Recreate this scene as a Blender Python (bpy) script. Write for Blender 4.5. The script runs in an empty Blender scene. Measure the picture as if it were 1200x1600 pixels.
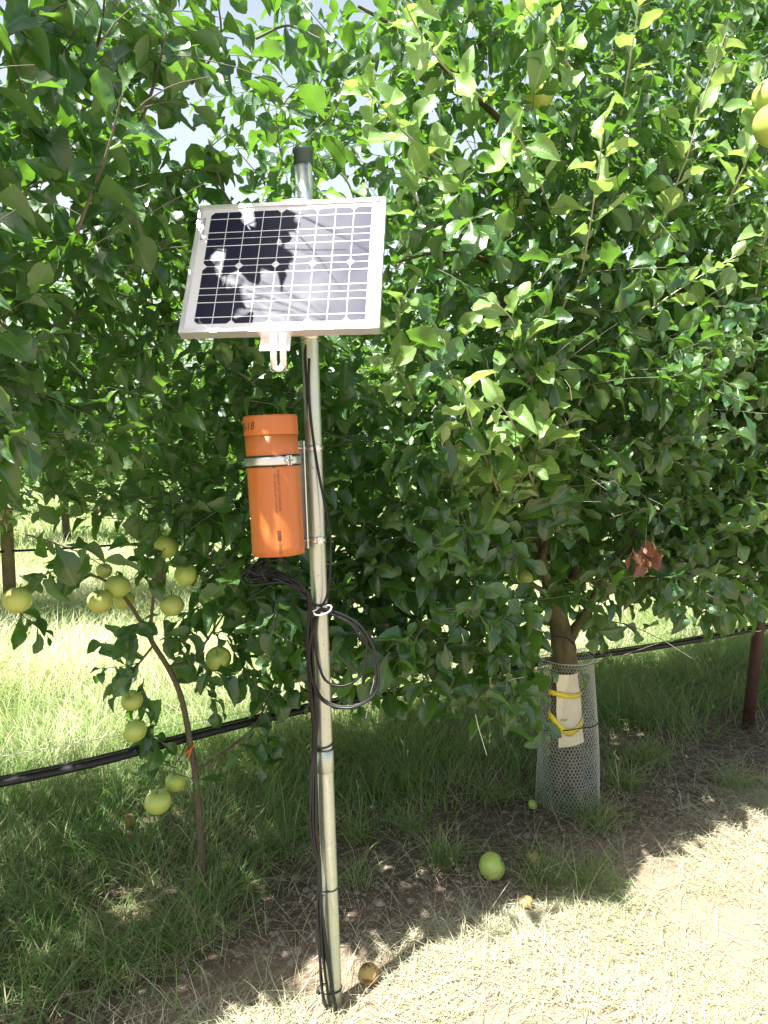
import bpy, math, random
import numpy as np
from mathutils import Vector, Matrix, Euler

# ------------------------------------------------------------------ camera, sky, sun, exposure
SC = bpy.context.scene
COL = SC.collection
EYE = np.array([0.0, 0.0, 1.5])
FPX, PITCH = 1155.0, math.radians(5.4)
cd = bpy.data.cameras.new("camera"); cam = bpy.data.objects.new("camera", cd); COL.objects.link(cam)
cam.location = EYE; cam.rotation_euler = (math.pi/2 - PITCH, 0, 0)
cd.sensor_fit = 'VERTICAL'; cd.sensor_height = 36.0; cd.sensor_width = 27.0; cd.lens = 36.0*FPX/1600.0
cd.clip_start = 0.02; cd.clip_end = 2000
SC.camera = cam
SC.render.resolution_x, SC.render.resolution_y = 768, 1024

SUN = np.array([-0.41, -0.34, 0.90]); SUN /= np.linalg.norm(SUN)      # towards the sun
w = bpy.data.worlds.new("World"); SC.world = w; w.use_nodes = True
nt = w.node_tree; nt.nodes.clear()
sky = nt.nodes.new('ShaderNodeTexSky'); sky.sky_type = 'NISHITA'; sky.sun_disc = False
sky.sun_elevation = math.asin(SUN[2]); sky.sun_rotation = math.atan2(SUN[0], SUN[1])
sky.dust_density = 4.0; sky.air_density = 1.0; sky.ozone_density = 1.0; sky.altitude = 200
bg = nt.nodes.new('ShaderNodeBackground'); bg.inputs[1].default_value = 0.060
wo = nt.nodes.new('ShaderNodeOutputWorld')
# a pale hazy band over the horizon, fading upward
tcw = nt.nodes.new('ShaderNodeTexCoord'); spw = nt.nodes.new('ShaderNodeSeparateXYZ'); nt.links.new(tcw.outputs['Generated'], spw.inputs[0])
mrw = nt.nodes.new('ShaderNodeMapRange'); mrw.inputs[1].default_value = .12; mrw.inputs[2].default_value = .80; mrw.inputs[3].default_value = .9; mrw.inputs[4].default_value = .0
nt.links.new(spw.outputs[2], mrw.inputs[0])
mxw = nt.nodes.new('ShaderNodeMix'); mxw.data_type = 'RGBA'; nt.links.new(mrw.outputs[0], mxw.inputs[0]); nt.links.new(sky.outputs[0], mxw.inputs[6]); mxw.inputs[7].default_value = (5.4, 5.9, 6.3, 1)
nt.links.new(mxw.outputs[2], bg.inputs[0]); nt.links.new(bg.outputs[0], wo.inputs[0])
ld = bpy.data.lights.new("sun", 'SUN'); ld.energy = 5.0; ld.angle = math.radians(0.55); ld.color = (1.0, 0.975, 0.92)
sun = bpy.data.objects.new("sun", ld); COL.objects.link(sun)
sun.rotation_euler = Vector(SUN).to_track_quat('Z', 'Y').to_euler()
SC.view_settings.view_transform = 'Standard'; SC.view_settings.look = 'None'
SC.view_settings.exposure = 1.9; SC.view_settings.gamma = 1.0
SC.cycles.max_bounces = 7; SC.cycles.diffuse_bounces = 3; SC.cycles.glossy_bounces = 3
SC.cycles.transmission_bounces = 4; SC.cycles.transparent_max_bounces = 8
SC.cycles.use_denoising = True
SC.cycles.sample_clamp_indirect = 6.0

# ------------------------------------------------------------------ geometry of the place
TH = math.radians(29.4)                     # direction the tree rows run
RA = np.array([math.cos(TH), math.sin(TH), 0.0]); RO = np.array([-math.sin(TH), math.cos(TH), 0.0]); UP = np.array([0, 0, 1.0])
def rowp(a, o, z):
    a = np.asarray(a, float)[..., None]; o = np.asarray(o, float)[..., None]; z = np.asarray(z, float)[..., None]
    return a*RA + o*RO + z*UP
_c, _s = math.cos(PITCH), math.sin(PITCH)
def ray(px, py):
    X = (px-600)/FPX; Y = (800-py)/FPX
    return np.array([X, _c+Y*_s, -_s+Y*_c])
def at_y(px, py, y): d = ray(px, py); return EYE + d*(y/d[1])
def at_o(px, py, o): d = ray(px, py); return EYE + d*(o/(d@RO))
def hgt(x, y):
    x = np.asarray(x, float); y = np.asarray(y, float)
    h = .012*np.sin(3.1*x+1.3)*np.cos(2.7*y+.4) + .008*np.sin(7.3*x+2*np.sin(3*y)) + .006*np.cos(9.1*y+2.2*np.sin(4*x+1))
    h += .0035*np.sin(23*x+3*np.sin(11*y))*np.sin(21*y+2*np.cos(13*x))
    d = np.sqrt((x+.133)**2+(y-1.84)**2)
    return h*np.clip(d/.25, .2, 1)
def on_ground(px, py, dz=0.0):
    d = ray(px, py); p = EYE + d*(-EYE[2]/d[2])
    for _ in range(4):
        p = EYE + d*((hgt(p[0], p[1])+dz-EYE[2])/d[2])
    return p

# ------------------------------------------------------------------ object helpers
def tag(o, label=None, cat=None, group=None, kind=None):
    for k, v in (('label', label), ('category', cat), ('group', group), ('kind', kind)):
        if v: o[k] = v
    return o
def empty(name, loc, label=None, cat=None, group=None, rot=None):
    o = bpy.data.objects.new(name, None); COL.objects.link(o); o.empty_display_size = .05
    o.location = loc
    if rot is not None: o.rotation_euler = rot
    return tag(o, label, cat, group)
def origin_of(p):
    v = np.zeros(3)
    while p is not None: v = v + np.array(p.location); p = p.parent
    return v
def mk(name, V, F, mat, parent=None, smooth=True, uv=None, var=None, loc=None, local=False):
    """V (N,3) world vertices; F an (M,k) array, or a list of such arrays / of tuples."""
    V = np.asarray(V, float)
    me = bpy.data.meshes.new(name)
    if isinstance(F, np.ndarray): F = [F]
    if len(F) and not isinstance(F[0], np.ndarray):
        by = {}
        for f in F: by.setdefault(len(f), []).append(f)
        F = [np.array(v) for v in by.values()]
    base = np.zeros(3)
    if parent is not None and not local: base = origin_of(parent)
    if loc is not None: base = base + (np.asarray(loc, float)-base)
    V = V - base if not local else V
    idx = np.concatenate([f.ravel() for f in F]).astype(np.int32)
    tot = np.concatenate([np.full(len(f), f.shape[1]) for f in F]).astype(np.int32)
    st = np.concatenate([[0], np.cumsum(tot)[:-1]]).astype(np.int32)
    me.vertices.add(len(V)); me.vertices.foreach_set('co', V.astype(np.float32).ravel())
    me.loops.add(len(idx)); me.loops.foreach_set('vertex_index', idx)
    me.polygons.add(len(tot)); me.polygons.foreach_set('loop_start', st); me.polygons.foreach_set('loop_total', tot)
    me.polygons.foreach_set('use_smooth', np.full(len(tot), bool(smooth)))
    if uv is not None:
        l = me.uv_layers.new(name='UVMap'); l.data.foreach_set('uv', np.asarray(uv, np.float32)[idx].ravel())
    if var is not None:
        for k, arr in var.items():
            a = me.attributes.new(k, 'FLOAT', 'POINT'); a.data.foreach_set('value', np.asarray(arr, np.float32))
    me.update(calc_edges=True); me.validate()
    for m in (mat if isinstance(mat, (list, tuple)) else [mat]): me.materials.append(m)
    o = bpy.data.objects.new(name, me); COL.objects.link(o)
    if parent is not None: o.parent = parent
    if loc is not None: o.location = np.asarray(loc, float) - (origin_of(parent) if parent is not None else 0)
    return o
class MB:
    def __init__(s): s.V = []; s.F = []
    def add(s, V, F):
        n = len(s.V); s.V += [tuple(v) for v in V]; s.F += [tuple(i+n for i in f) for f in F]; return s
    def box(s, c, ax, h):                       # centre, 3 axes, half sizes
        c = np.asarray(c, float); ax = np.asarray(ax, float)
        P = [c + sum(ax[i]*h[i]*sg[i] for i in range(3)) for sg in
             ((-1,-1,-1),(1,-1,-1),(1,1,-1),(-1,1,-1),(-1,-1,1),(1,-1,1),(1,1,1),(-1,1,1))]
        return s.add(P, [(0,3,2,1),(4,5,6,7),(0,1,5,4),(1,2,6,5),(2,3,7,6),(3,0,4,7)])
    def tube(s, pts, r, n=8, cap=True): return s.add(*tube(pts, r, n, cap))
    def lathe(s, prof, o, ax, n=32, seg=None):  # profile [(radius, height)...] about the axis through o
        o = np.asarray(o, float); z = np.asarray(ax, float); z = z/np.linalg.norm(z)
        x = np.cross(z, [0, 1, 0.1]); x /= np.linalg.norm(x); y = np.cross(z, x)
        V = []; F = []
        for (r, h) in prof:
            for k in range(n):
                t = 2*math.pi*k/n; V.append(o + z*h + (x*math.cos(t)+y*math.sin(t))*max(r, 1e-5))
        for i in range(len(prof)-1):
            for k in range(n): F.append((i*n+k, i*n+(k+1) % n, (i+1)*n+(k+1) % n, (i+1)*n+k))
        return s.add(V, F)
    def build(s, name, mat, parent=None, smooth=True, bevel=0, **k):
        o = mk(name, np.array(s.V), s.F, mat, parent, smooth, **k)
        if bevel:
            b = o.modifiers.new('bevel', 'BEVEL'); b.width = bevel; b.segments = 2; b.limit_method = 'ANGLE'
        return o
def smoothline(P, m=6):
    P = np.asarray(P, float)
    if len(P) < 3: return np.array([P[0]+(P[-1]-P[0])*t for t in np.linspace(0, 1, m+1)])
    Q = np.vstack([2*P[0]-P[1], P, 2*P[-1]-P[-2]]); out = []
    for i in range(1, len(Q)-2):
        for t in np.linspace(0, 1, m, endpoint=False):
            a, b, c, d = Q[i-1], Q[i], Q[i+1], Q[i+2]
            out.append(.5*((2*b)+(c-a)*t+(2*a-5*b+4*c-d)*t*t+(3*b-a-3*c+d)*t**3))
    out.append(P[-1]); return np.array(out)
def tube(pts, r, n=8, cap=True, wob=0, rng=None):
    P = np.asarray(pts, float); N = len(P); r = np.broadcast_to(np.asarray(r, float), (N,))
    T = np.gradient(P, axis=0); T /= np.linalg.norm(T, axis=1)[:, None]+1e-12
    x = np.cross(T[0], [.31, .2, .93]); x /= np.linalg.norm(x)
    V = np.zeros((N, n, 3)); an = np.arange(n)*2*math.pi/n
    for i in range(N):
        x = x - T[i]*(x@T[i]); x /= np.linalg.norm(x); y = np.cross(T[i], x)
        rr = r[i]*(1+(wob*rng.uniform(-1, 1, n) if wob else 0))*np.ones(n)
        V[i] = P[i] + (x[None]*np.cos(an)[:, None]+y[None]*np.sin(an)[:, None])*rr[:, None]
    F = [(i*n+k, i*n+(k+1) % n, (i+1)*n+(k+1) % n, (i+1)*n+k) for i in range(N-1) for k in range(n)]
    if cap: F += [tuple(range(n))[::-1], tuple((N-1)*n+k for k in range(n))]
    return V.reshape(-1, 3), F
def copy_tree(o, parent=None):
    c = o.copy(); COL.objects.link(c)
    if parent is not None: c.parent = parent
    for ch in list(o.children): copy_tree(ch, c)
    return c

# ------------------------------------------------------------------ materials
def mat(name, col=(.5, .5, .5), rough=.5, metal=0.0, spec=.5, **k):
    m = bpy.data.materials.new(name); m.use_nodes = True
    b = m.node_tree.nodes['Principled BSDF']
    b.inputs['Base Color'].default_value = (*col, 1); b.inputs['Roughness'].default_value = rough
    b.inputs['Metallic'].default_value = metal; b.inputs['Specular IOR Level'].default_value = spec
    for kk, v in k.items(): b.inputs[kk.replace('_', ' ')].default_value = v
    return m
class NT:
    def __init__(s, m): s.m = m; s.t = m.node_tree; s.b = s.t.nodes.get('Principled BSDF'); s.o = s.t.nodes['Material Output']
    def n(s, ty, **k):
        x = s.t.nodes.new(ty)
        for a, v in k.items(): setattr(x, a, v)
        return x
    def l(s, a, b): s.t.links.new(a, b)
    def val(s, v, sock):
        if isinstance(v, bpy.types.NodeSocket): s.l(v, sock)
        elif v is not None: sock.default_value = v
    def noise(s, scale, detail=4, rough=.55, vec=None, dim='3D'):
        x = s.n('ShaderNodeTexNoise'); x.inputs['Scale'].default_value = scale; x.inputs['Detail'].default_value = detail; x.inputs['Roughness'].default_value = rough
        if vec is not None: s.l(vec, x.inputs['Vector'])
        return x.outputs[0]
    def ramp(s, f, stops):
        x = s.n('ShaderNodeValToRGB'); e = x.color_ramp.elements
        while len(e) < len(stops): e.new(.5)
        for i, (p, c) in enumerate(stops): e[i].position = p; e[i].color = (*c, 1) if len(c) == 3 else c
        s.l(f, x.inputs[0]); return x.outputs[0]
    def mix(s, f, a, b, mode='MIX'):
        x = s.n('ShaderNodeMix', data_type='RGBA', blend_type=mode)
        s.val(f, x.inputs[0]); s.val(a if not isinstance(a, tuple) else (*a, 1), x.inputs[6]); s.val(b if not isinstance(b, tuple) else (*b, 1), x.inputs[7])
        return x.outputs[2]
    def math(s, op, a, b=None, clamp=False):
        x = s.n('ShaderNodeMath', operation=op, use_clamp=clamp); s.val(a, x.inputs[0])
        if b is not None: s.val(b, x.inputs[1])
        return x.outputs[0]
    def bump(s, h, st=.3, dist=.01):
        x = s.n('ShaderNodeBump'); x.inputs['Strength'].default_value = st; x.inputs['Distance'].default_value = dist
        s.l(h, x.inputs['Height']); s.l(x.outputs[0], s.b.inputs['Normal']); return x.outputs[0]
    def attr(s, name): return s.n('ShaderNodeAttribute', attribute_name=name).outputs['Fac']
    def obj(s): return s.n('ShaderNodeTexCoord').outputs['Object']
    def pos(s): return s.n('ShaderNodeNewGeometry').outputs['Position']

def leaf_mat(name, top1, top2, under, trans, mixf=.34, rough=.36):
    m = mat(name); t = NT(m); b = t.b
    v = t.attr('tone'); uvn = t.n('ShaderNodeUVMap'); sp = t.n('ShaderNodeSeparateXYZ'); t.l(uvn.outputs[0], sp.inputs[0])
    u = t.math('ABSOLUTE', t.math('SUBTRACT', sp.outputs[0], .5)); y = sp.outputs[1]
    mid = t.math('LESS_THAN', u, .035)
    ph = t.math('SUBTRACT', t.math('MULTIPLY', y, 9.0), t.math('MULTIPLY', u, 7.0))
    vein = t.math('LESS_THAN', t.math('ABSOLUTE', t.math('SUBTRACT', t.math('FRACT', ph), .5)), .06)
    vv = t.math('MAXIMUM', mid, t.math('MULTIPLY', vein, .45))
    bf = t.n('ShaderNodeNewGeometry').outputs['Backfacing']
    top = t.mix(v, top1, top2); und = t.mix(v, tuple(c*.85 for c in under), tuple(min(1, c*1.15) for c in under))
    nz = t.noise(60, 2, vec=t.pos())
    base = t.mix(bf, top, und)
    base = t.mix(t.math('MULTIPLY', vv, .5), base, tuple(min(1, c*1.5+.03) for c in under))
    base = t.mix(t.math('MULTIPLY', nz, .35), base, tuple(c*.5 for c in top1))
    t.l(base, b.inputs['Base Color'])
    t.l(t.math('ADD', rough, t.math('MULTIPLY', bf, .3)), b.inputs['Roughness'])
    b.inputs['Specular IOR Level'].default_value = .85
    t.bump(t.math('ADD', t.math('MULTIPLY', vein, -.6), nz), .35, .002)
    tr = t.n('ShaderNodeBsdfTranslucent')
    t.l(t.mix(v, trans, tuple(min(1, c*1.3) for c in trans)), tr.inputs[0])
    mx = t.n('ShaderNodeMixShader'); mx.inputs[0].default_value = mixf
    t.l(b.outputs[0], mx.inputs[1]); t.l(tr.outputs[0], mx.inputs[2]); t.l(mx.outputs[0], t.o.inputs[0])
    return m
M = {}
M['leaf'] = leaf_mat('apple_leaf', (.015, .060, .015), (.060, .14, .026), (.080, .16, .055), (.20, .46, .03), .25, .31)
M['leaf_young_lit'] = leaf_mat('young_lit_apple_leaf', (.13, .26, .06), (.25, .38, .12), (.30, .40, .20), (.38, .62, .10), .32, .34)  # young leaves' own pale green, raised further to carry sunlight in the colour
M['leaf_far'] = leaf_mat('far_apple_leaf', (.05, .12, .02), (.12, .22, .04), (.20, .28, .12), (.30, .55, .05), .36, .45)
M['leaf_dead'] = leaf_mat('withered_leaf', (.12, .05, .03), (.36, .17, .09), (.24, .12, .07), (.5, .18, .07), .3, .6)

def blade_mat(name, green1, green2, dry, mixf=.38):
    m = mat(name, rough=.5, spec=.3); t = NT(m)
    g = t.mix(t.attr('tone'), green1, green2)
    c = t.mix(t.attr('dry'), g, dry)
    t.l(c, t.b.inputs['Base Color'])
    tr = t.n('ShaderNodeBsdfTranslucent')
    t.l(t.mix(.45, c, (.55, .65, .15)), tr.inputs[0])
    mx = t.n('ShaderNodeMixShader'); mx.inputs[0].default_value = mixf
    t.l(t.b.outputs[0], mx.inputs[1]); t.l(tr.outputs[0], mx.inputs[2]); t.l(mx.outputs[0], t.o.inputs[0])
    return m
M['grass'] = blade_mat('grass_blade', (.055, .155, .030), (.14, .29, .055), (.42, .37, .23))
M['meadow'] = blade_mat('meadow_blade', (.24, .36, .12), (.46, .54, .25), (.74, .70, .50), .45)  # greens lightened past the shaded grass: blown-out sunshine put into the colour
M['straw'] = blade_mat('straw_blade', (.20, .27, .13), (.34, .39, .22), (.52, .47, .35), .2)

def ground_mat():
    m = mat('orchard_soil', rough=.95, spec=.15); t = NT(m); p = t.pos()
    n1 = t.noise(2.2, 5, .6, p); n2 = t.noise(28, 6, .7, p); n3 = t.noise(160, 4, .6, p)
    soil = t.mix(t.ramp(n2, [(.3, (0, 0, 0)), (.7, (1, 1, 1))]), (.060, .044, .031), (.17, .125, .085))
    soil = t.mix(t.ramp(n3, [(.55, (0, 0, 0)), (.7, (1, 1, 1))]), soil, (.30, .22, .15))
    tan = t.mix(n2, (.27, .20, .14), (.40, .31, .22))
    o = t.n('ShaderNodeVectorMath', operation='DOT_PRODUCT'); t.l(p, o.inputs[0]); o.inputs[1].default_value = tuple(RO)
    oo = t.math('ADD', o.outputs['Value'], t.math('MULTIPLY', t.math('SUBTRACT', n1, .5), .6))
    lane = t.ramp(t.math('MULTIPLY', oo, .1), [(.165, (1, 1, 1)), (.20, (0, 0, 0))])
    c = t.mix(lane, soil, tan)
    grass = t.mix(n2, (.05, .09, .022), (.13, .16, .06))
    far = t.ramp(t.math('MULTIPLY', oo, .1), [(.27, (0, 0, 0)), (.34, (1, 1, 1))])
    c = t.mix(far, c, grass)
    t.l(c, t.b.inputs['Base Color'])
    t.bump(t.math('ADD', n2, t.math('MULTIPLY', n3, .4)), .9, .02)
    return m
M['ground'] = ground_mat()

def bark_mat(name, c1, c2, c3, sc=30):
    m = mat(name, rough=.85, spec=.25); t = NT(m); p = t.obj()
    mp = t.n('ShaderNodeMapping'); mp.inputs['Scale'].default_value = (1, 1, .3); t.l(p, mp.inputs[0])
    a = t.noise(sc, 6, .65, mp.outputs[0]); b2 = t.noise(6, 3, .6, p)
    c = t.mix(t.ramp(a, [(.35, (0, 0, 0)), (.65, (1, 1, 1))]), c1, c2)
    c = t.mix(t.ramp(b2, [(.5, (0, 0, 0)), (.65, (1, 1, 1))]), c, c3)
    t.l(c, t.b.inputs['Base Color']); t.bump(a, .7, .006)
    return m
M['bark'] = bark_mat('apple_bark', (.052, .044, .028), (.135, .118, .070), (.12, .13, .055))
M['bark_young'] = bark_mat('young_bark', (.075, .066, .042), (.15, .128, .08), (.11, .105, .055), 60)
M['twig_pale'] = mat('downy_twig_bark', (.34, .32, .24), .8)
M['twig'] = mat('twig_bark', (.12, .115, .08), .75)

def galv():
    m = mat('galvanised_steel', rough=.36, metal=.82); t = NT(m); p = t.obj()
    mp = t.n('ShaderNodeMapping'); mp.inputs['Scale'].default_value = (1, 1, .07); t.l(p, mp.inputs[0])
    a = t.noise(45, 5, .6, mp.outputs[0]); b = t.noise(9, 4, .6, p); sp = t.noise(230, 2, .5, p)
    c = t.mix(a, (.36, .43, .39), (.58, .65, .59))
    c = t.mix(t.ramp(b, [(.45, (0, 0, 0)), (.7, (1, 1, 1))]), c, (.58, .62, .47))
    c = t.mix(t.ramp(sp, [(.66, (0, 0, 0)), (.72, (1, 1, 1))]), c, (.22, .20, .14))
    t.l(c, t.b.inputs['Base Color']); t.l(t.ramp(b, [(.3, (.3, .3, .3)), (.8, (.55, .55, .55))]), t.b.inputs['Roughness'])
    t.bump(a, .12, .002)
    return m
M['galv'] = galv()
M['zinc'] = mat('zinc_plate', (.62, .64, .60), .32, .9)
M['steel_bright'] = mat('bright_steel', (.85, .86, .88), .22, .95)
M['cap_green'] = mat('dark_green_plastic', (.035, .075, .06), .45)
M['alu'] = mat('anodised_aluminium', (.80, .81, .84), .35, .75)
M['white_metal'] = mat('white_bracket', (.80, .80, .80), .35, .3)
M['rubber'] = mat('black_rubber', (.015, .018, .022), .55)
def plastic(name, c, rough, dust, spec=.5):
    m = mat(name, c, rough, 0, spec); t = NT(m); n = t.noise(18, 5, .6, t.obj())
    t.l(t.mix(t.math('MULTIPLY', n, .5), c, dust), t.b.inputs['Base Color'])
    t.l(t.ramp(n, [(.3, (rough,)*3), (.8, (min(1, rough+.22),)*3)]), t.b.inputs['Roughness'])
    return m
M['cable'] = plastic('black_cable', (.006, .006, .007), .36, (.015, .015, .015), .35)
M['hose'] = plastic('black_hose', (.006, .006, .007), .45, (.03, .03, .028), .4)
def orange():
    m = mat('orange_sewer_pipe', (.62, .165, .035), .38); t = NT(m); p = t.obj()
    a = t.noise(7, 4, .6, p); s = t.noise(300, 2, .5, p)
    mp = t.n('ShaderNodeMapping'); mp.inputs['Scale'].default_value = (1, 1, .05); t.l(p, mp.inputs[0]); st = t.noise(60, 4, .6, mp.outputs[0])
    c = t.mix(a, (.44, .118, .020), (.52, .160, .037)); c = t.mix(t.ramp(st, [(.5, (0, 0, 0)), (.9, (.6, .6, .6))]), c, (.52, .24, .10))
    c = t.mix(t.ramp(s, [(.68, (0, 0, 0)), (.74, (.5, .5, .5))]), c, (.30, .12, .05))
    t.l(c, t.b.inputs['Base Color']); t.l(t.ramp(a, [(.3, (.3,)*3), (.8, (.48,)*3)]), t.b.inputs['Roughness'])
    return m
M['orange'] = orange()
M['ink'] = mat('black_ink', (.035, .02, .018), .5)
M['print'] = mat('pipe_print', (.09, .018, .012), .5)
M['tie_white'] = mat('white_tie', (.7, .7, .72), .4)
M['yellow_tape'] = mat('yellow_tape', (.60, .50, .012), .4)
M['card'] = plastic('cream_card', (.68, .64, .46), .5, (.45, .43, .34))
M['orange_tie'] = mat('orange_tie', (.75, .16, .02), .5)
M['wire'] = mat('galvanised_wire', (.62, .65, .62), .45, .3)
def rust():
    m = mat('rusty_paint', (.10, .045, .03), .6); t = NT(m); n = t.noise(14, 6, .7, t.obj())
    t.l(t.mix(t.ramp(n, [(.35, (0, 0, 0)), (.7, (1, 1, 1))]), (.045, .024, .020), (.10, .05, .034)), t.b.inputs['Base Color']); t.bump(n, .3, .002)
    return m
M['rust'] = rust()
M['wood_post'] = bark_mat('weathered_wood', (.12, .08, .05), (.22, .16, .10), (.17, .14, .09), 20)
def apple_mat():
    m = mat('green_apple_skin', rough=.33, spec=.5); t = NT(m); p = t.obj()
    a = t.noise(14, 3, .5, p); s = t.noise(420, 1, .5, p); info = t.n('ShaderNodeObjectInfo').outputs['Random']
    sp = t.n('ShaderNodeSeparateXYZ'); t.l(p, sp.inputs[0])
    c = t.mix(a, (.29, .43, .07), (.44, .55, .12))
    c = t.mix(t.math('MULTIPLY', info, .5), c, (.50, .56, .15))
    c = t.mix(t.ramp(t.math('MULTIPLY', a, info), [(.50, (0, 0, 0)), (.62, (.4, .4, .4))]), c, (.60, .30, .07))
    c = t.mix(t.ramp(s, [(.66, (0, 0, 0)), (.72, (.6, .6, .6))]), c, (.62, .62, .28))
    t.l(c, t.b.inputs['Base Color']); t.b.inputs['Subsurface Weight'].default_value = .08; t.b.inputs['Subsurface Radius'].default_value = (.01, .01, .004)
    return m
M['apple'] = apple_mat()
def rot_mat():
    m = mat('rotting_apple_skin', rough=.6); t = NT(m); n = t.noise(40, 4, .6, t.obj())
    t.l(t.mix(t.ramp(n, [(.5, (0, 0, 0)), (.62, (1, 1, 1))]), (.40, .30, .10), (.17, .075, .035)), t.b.inputs['Base Color']); return m
M['apple_rot'] = rot_mat()
def stone_mat():
    m = mat('field_stone', rough=.9); t = NT(m); n = t.noise(30, 6, .65, t.obj())
    t.l(t.mix(n, (.13, .10, .075), (.30, .25, .20)), t.b.inputs['Base Color']); t.bump(n, .6, .005); return m
M['stone'] = stone_mat()

# ------------------------------------------------------------------ leaves
def leaf_template(ns, nx, fold, droop, wave, twist, seed):
    """vertices (x across, y along 0..1, z up), faces, uv; a short petiole leads into the blade"""
    r = np.random.default_rng(seed)
    xs = np.linspace(0, 1, ns); ts = np.concatenate([[-.30], .45*xs+.55*(.5-.5*np.cos(np.pi*xs))]); us = np.linspace(-1, 1, nx)
    V = []; uv = []
    ph = r.uniform(0, 6, 4)
    for i, t in enumerate(ts):
        if t < 0: wdt = .012
        else: wdt = .33*(np.sin(np.pi*min(1, max(0, t*.95+.03))**.86))**.70 if t < 1 else .0
        if t == 0: wdt = .10
        if t == 1: wdt = .004
        ser = 1+(.07 if i % 2 else -.03)*(t > 0)
        for u in us:
            x = u*wdt*ser; tt = max(t, 0)
            z = abs(u)*wdt*fold - droop*tt**2 + wave*np.sin(7*t+ph[0]+(2.2 if u > 0 else 0))*abs(u)**1.5*(t > 0) + wave*.5*np.sin(13*t+ph[1]+u)*abs(u)*(t > 0)
            if t < 0: z += .04
            a = twist*tt; x, z = x*np.cos(a)-z*np.sin(a)*.3, z*np.cos(a)+x*np.sin(a)
            V.append((x + .05*np.sin(2*tt+ph[2])*tt, t*(1-.12*abs(droop)*tt), z)); uv.append((u*.5+.5, max(t, 0)))
    F = [(i*nx+j, i*nx+j+1, (i+1)*nx+j+1, (i+1)*nx+j) for i in range(len(ts)-1) for j in range(nx-1)]
    return np.array(V), np.array(F), np.array(uv)
HI = [leaf_template(10, 5, .35+.3*(k % 3), [.12, .3, .5, -.1, .22, .6, .38][k], .045+.02*(k % 4), [.2, -.5, .6, -.2, .8, 0, -.7][k], k) for k in range(7)]
MID = [leaf_template(6, 3, .35+.2*(k % 3), [.15, .35, .5, -.1, .25][k], .05, [.2, -.5, .6, 0, .7][k], 20+k) for k in range(5)]
LO = [leaf_template(4, 3, .4, [.2, .4, -.1][k], .04, 0, 40+k) for k in range(3)]
def nrm(v): return v/(np.linalg.norm(v, axis=-1, keepdims=True)+1e-9)
APPLES_YOUNG = ((260, 855, 38, 0, 'green apple under the far drip hose, topmost on the young tree'), (291, 898, 37, -.03, 'green apple with a yellow cheek, just below the topmost one'),
        (183, 917, 38, 0, 'green apple marked with dark leaf shadow, beside the fork of the bent stem'), (156, 940, 37, -.02, 'pale green apple touching the thin upper stem, lowest of that cluster'),
        (194, 938, 32, .08, 'green apple half hidden behind the shadow marked apple'), (163, 892, 24, .05, 'small apple peeping out above the cluster by the fork'),
        (268, 946, 37, 0, 'green apple partly covered by a leaf below the yellow cheeked one'), (27, 938, 40, -.15, 'green apple hanging with two long drooping leaves, apart from the others'),
        (341, 1030, 40, -.04, 'largest green apple, nearest the cable bundle'), (211, 1142, 35, 0, 'green apple just above the thick hose with a leaf over its top'),
        (206, 1095, 32, .06, 'green apple mostly behind a leaf, above the one over the hose'), (274, 1222, 30, .03, 'green apple below the hose, half behind the lowest apple'),
        (247, 1253, 38, -.02, 'lowest hanging green apple, round and clear below the hose'))
PRUNE = []          # (point, radius): pickers and the installer cleared the leaves that hid these
def prune_setup():
    for x, y, d, do, _ in APPLES_YOUNG: PRUNE.append((at_o(x, y, 2.3+do), .034))
    for z in np.arange(.0, 2.2, .05): PRUNE.append((np.array([-.133-.028*z, 1.84, z]), .045))
    for u in np.linspace(-.46, .0, 9):
        for z in (1.76, 1.84, 1.92, 2.0, 2.06): PRUNE.append((np.array([u, 1.70+.5*(z-1.76)-.19*(u+.46), z]), .045))
    for z in np.arange(1.2, 1.6, .05): PRUNE.append((np.array([-.265, 1.75, z]), .075))
    for x, y in ((385, 905), (430, 900), (470, 925), (540, 960), (585, 1020), (590, 1080), (540, 1100), (530, 1040), (500, 1090)): PRUNE.append((at_y(x, y, 1.8), .04))
    for x, y in ((316, 1340), (312, 1290), (305, 1210), (298, 1165), (288, 1110), (278, 1075), (262, 1042), (243, 1012)): PRUNE.append((at_o(x, y, 2.3), .02))
    for x, y in ((885, 1240), (885, 1180), (890, 1130), (890, 1080), (884, 1020), (882, 990)): PRUNE.append((at_o(x, y, 2.2), .045))
    for x, y in ((1010, 890), (995, 900), (1025, 900), (1010, 860)): PRUNE.append((at_o(x, y, 1.7), .035))
    for x, y, o in ((1200, 192, 1.5), (1190, 150, 1.6), (840, 150, 1.85), (812, 318, 2.0), (820, 903, 2.1)): PRUNE.append((at_o(x, y, o), .03))
for x in list(range(510, 640, 22))+list(range(765, 1170, 22)): PRUNE.append((at_o(x, 1100-(x-520)*.177, 2.28), .012))
prune_setup()
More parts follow.
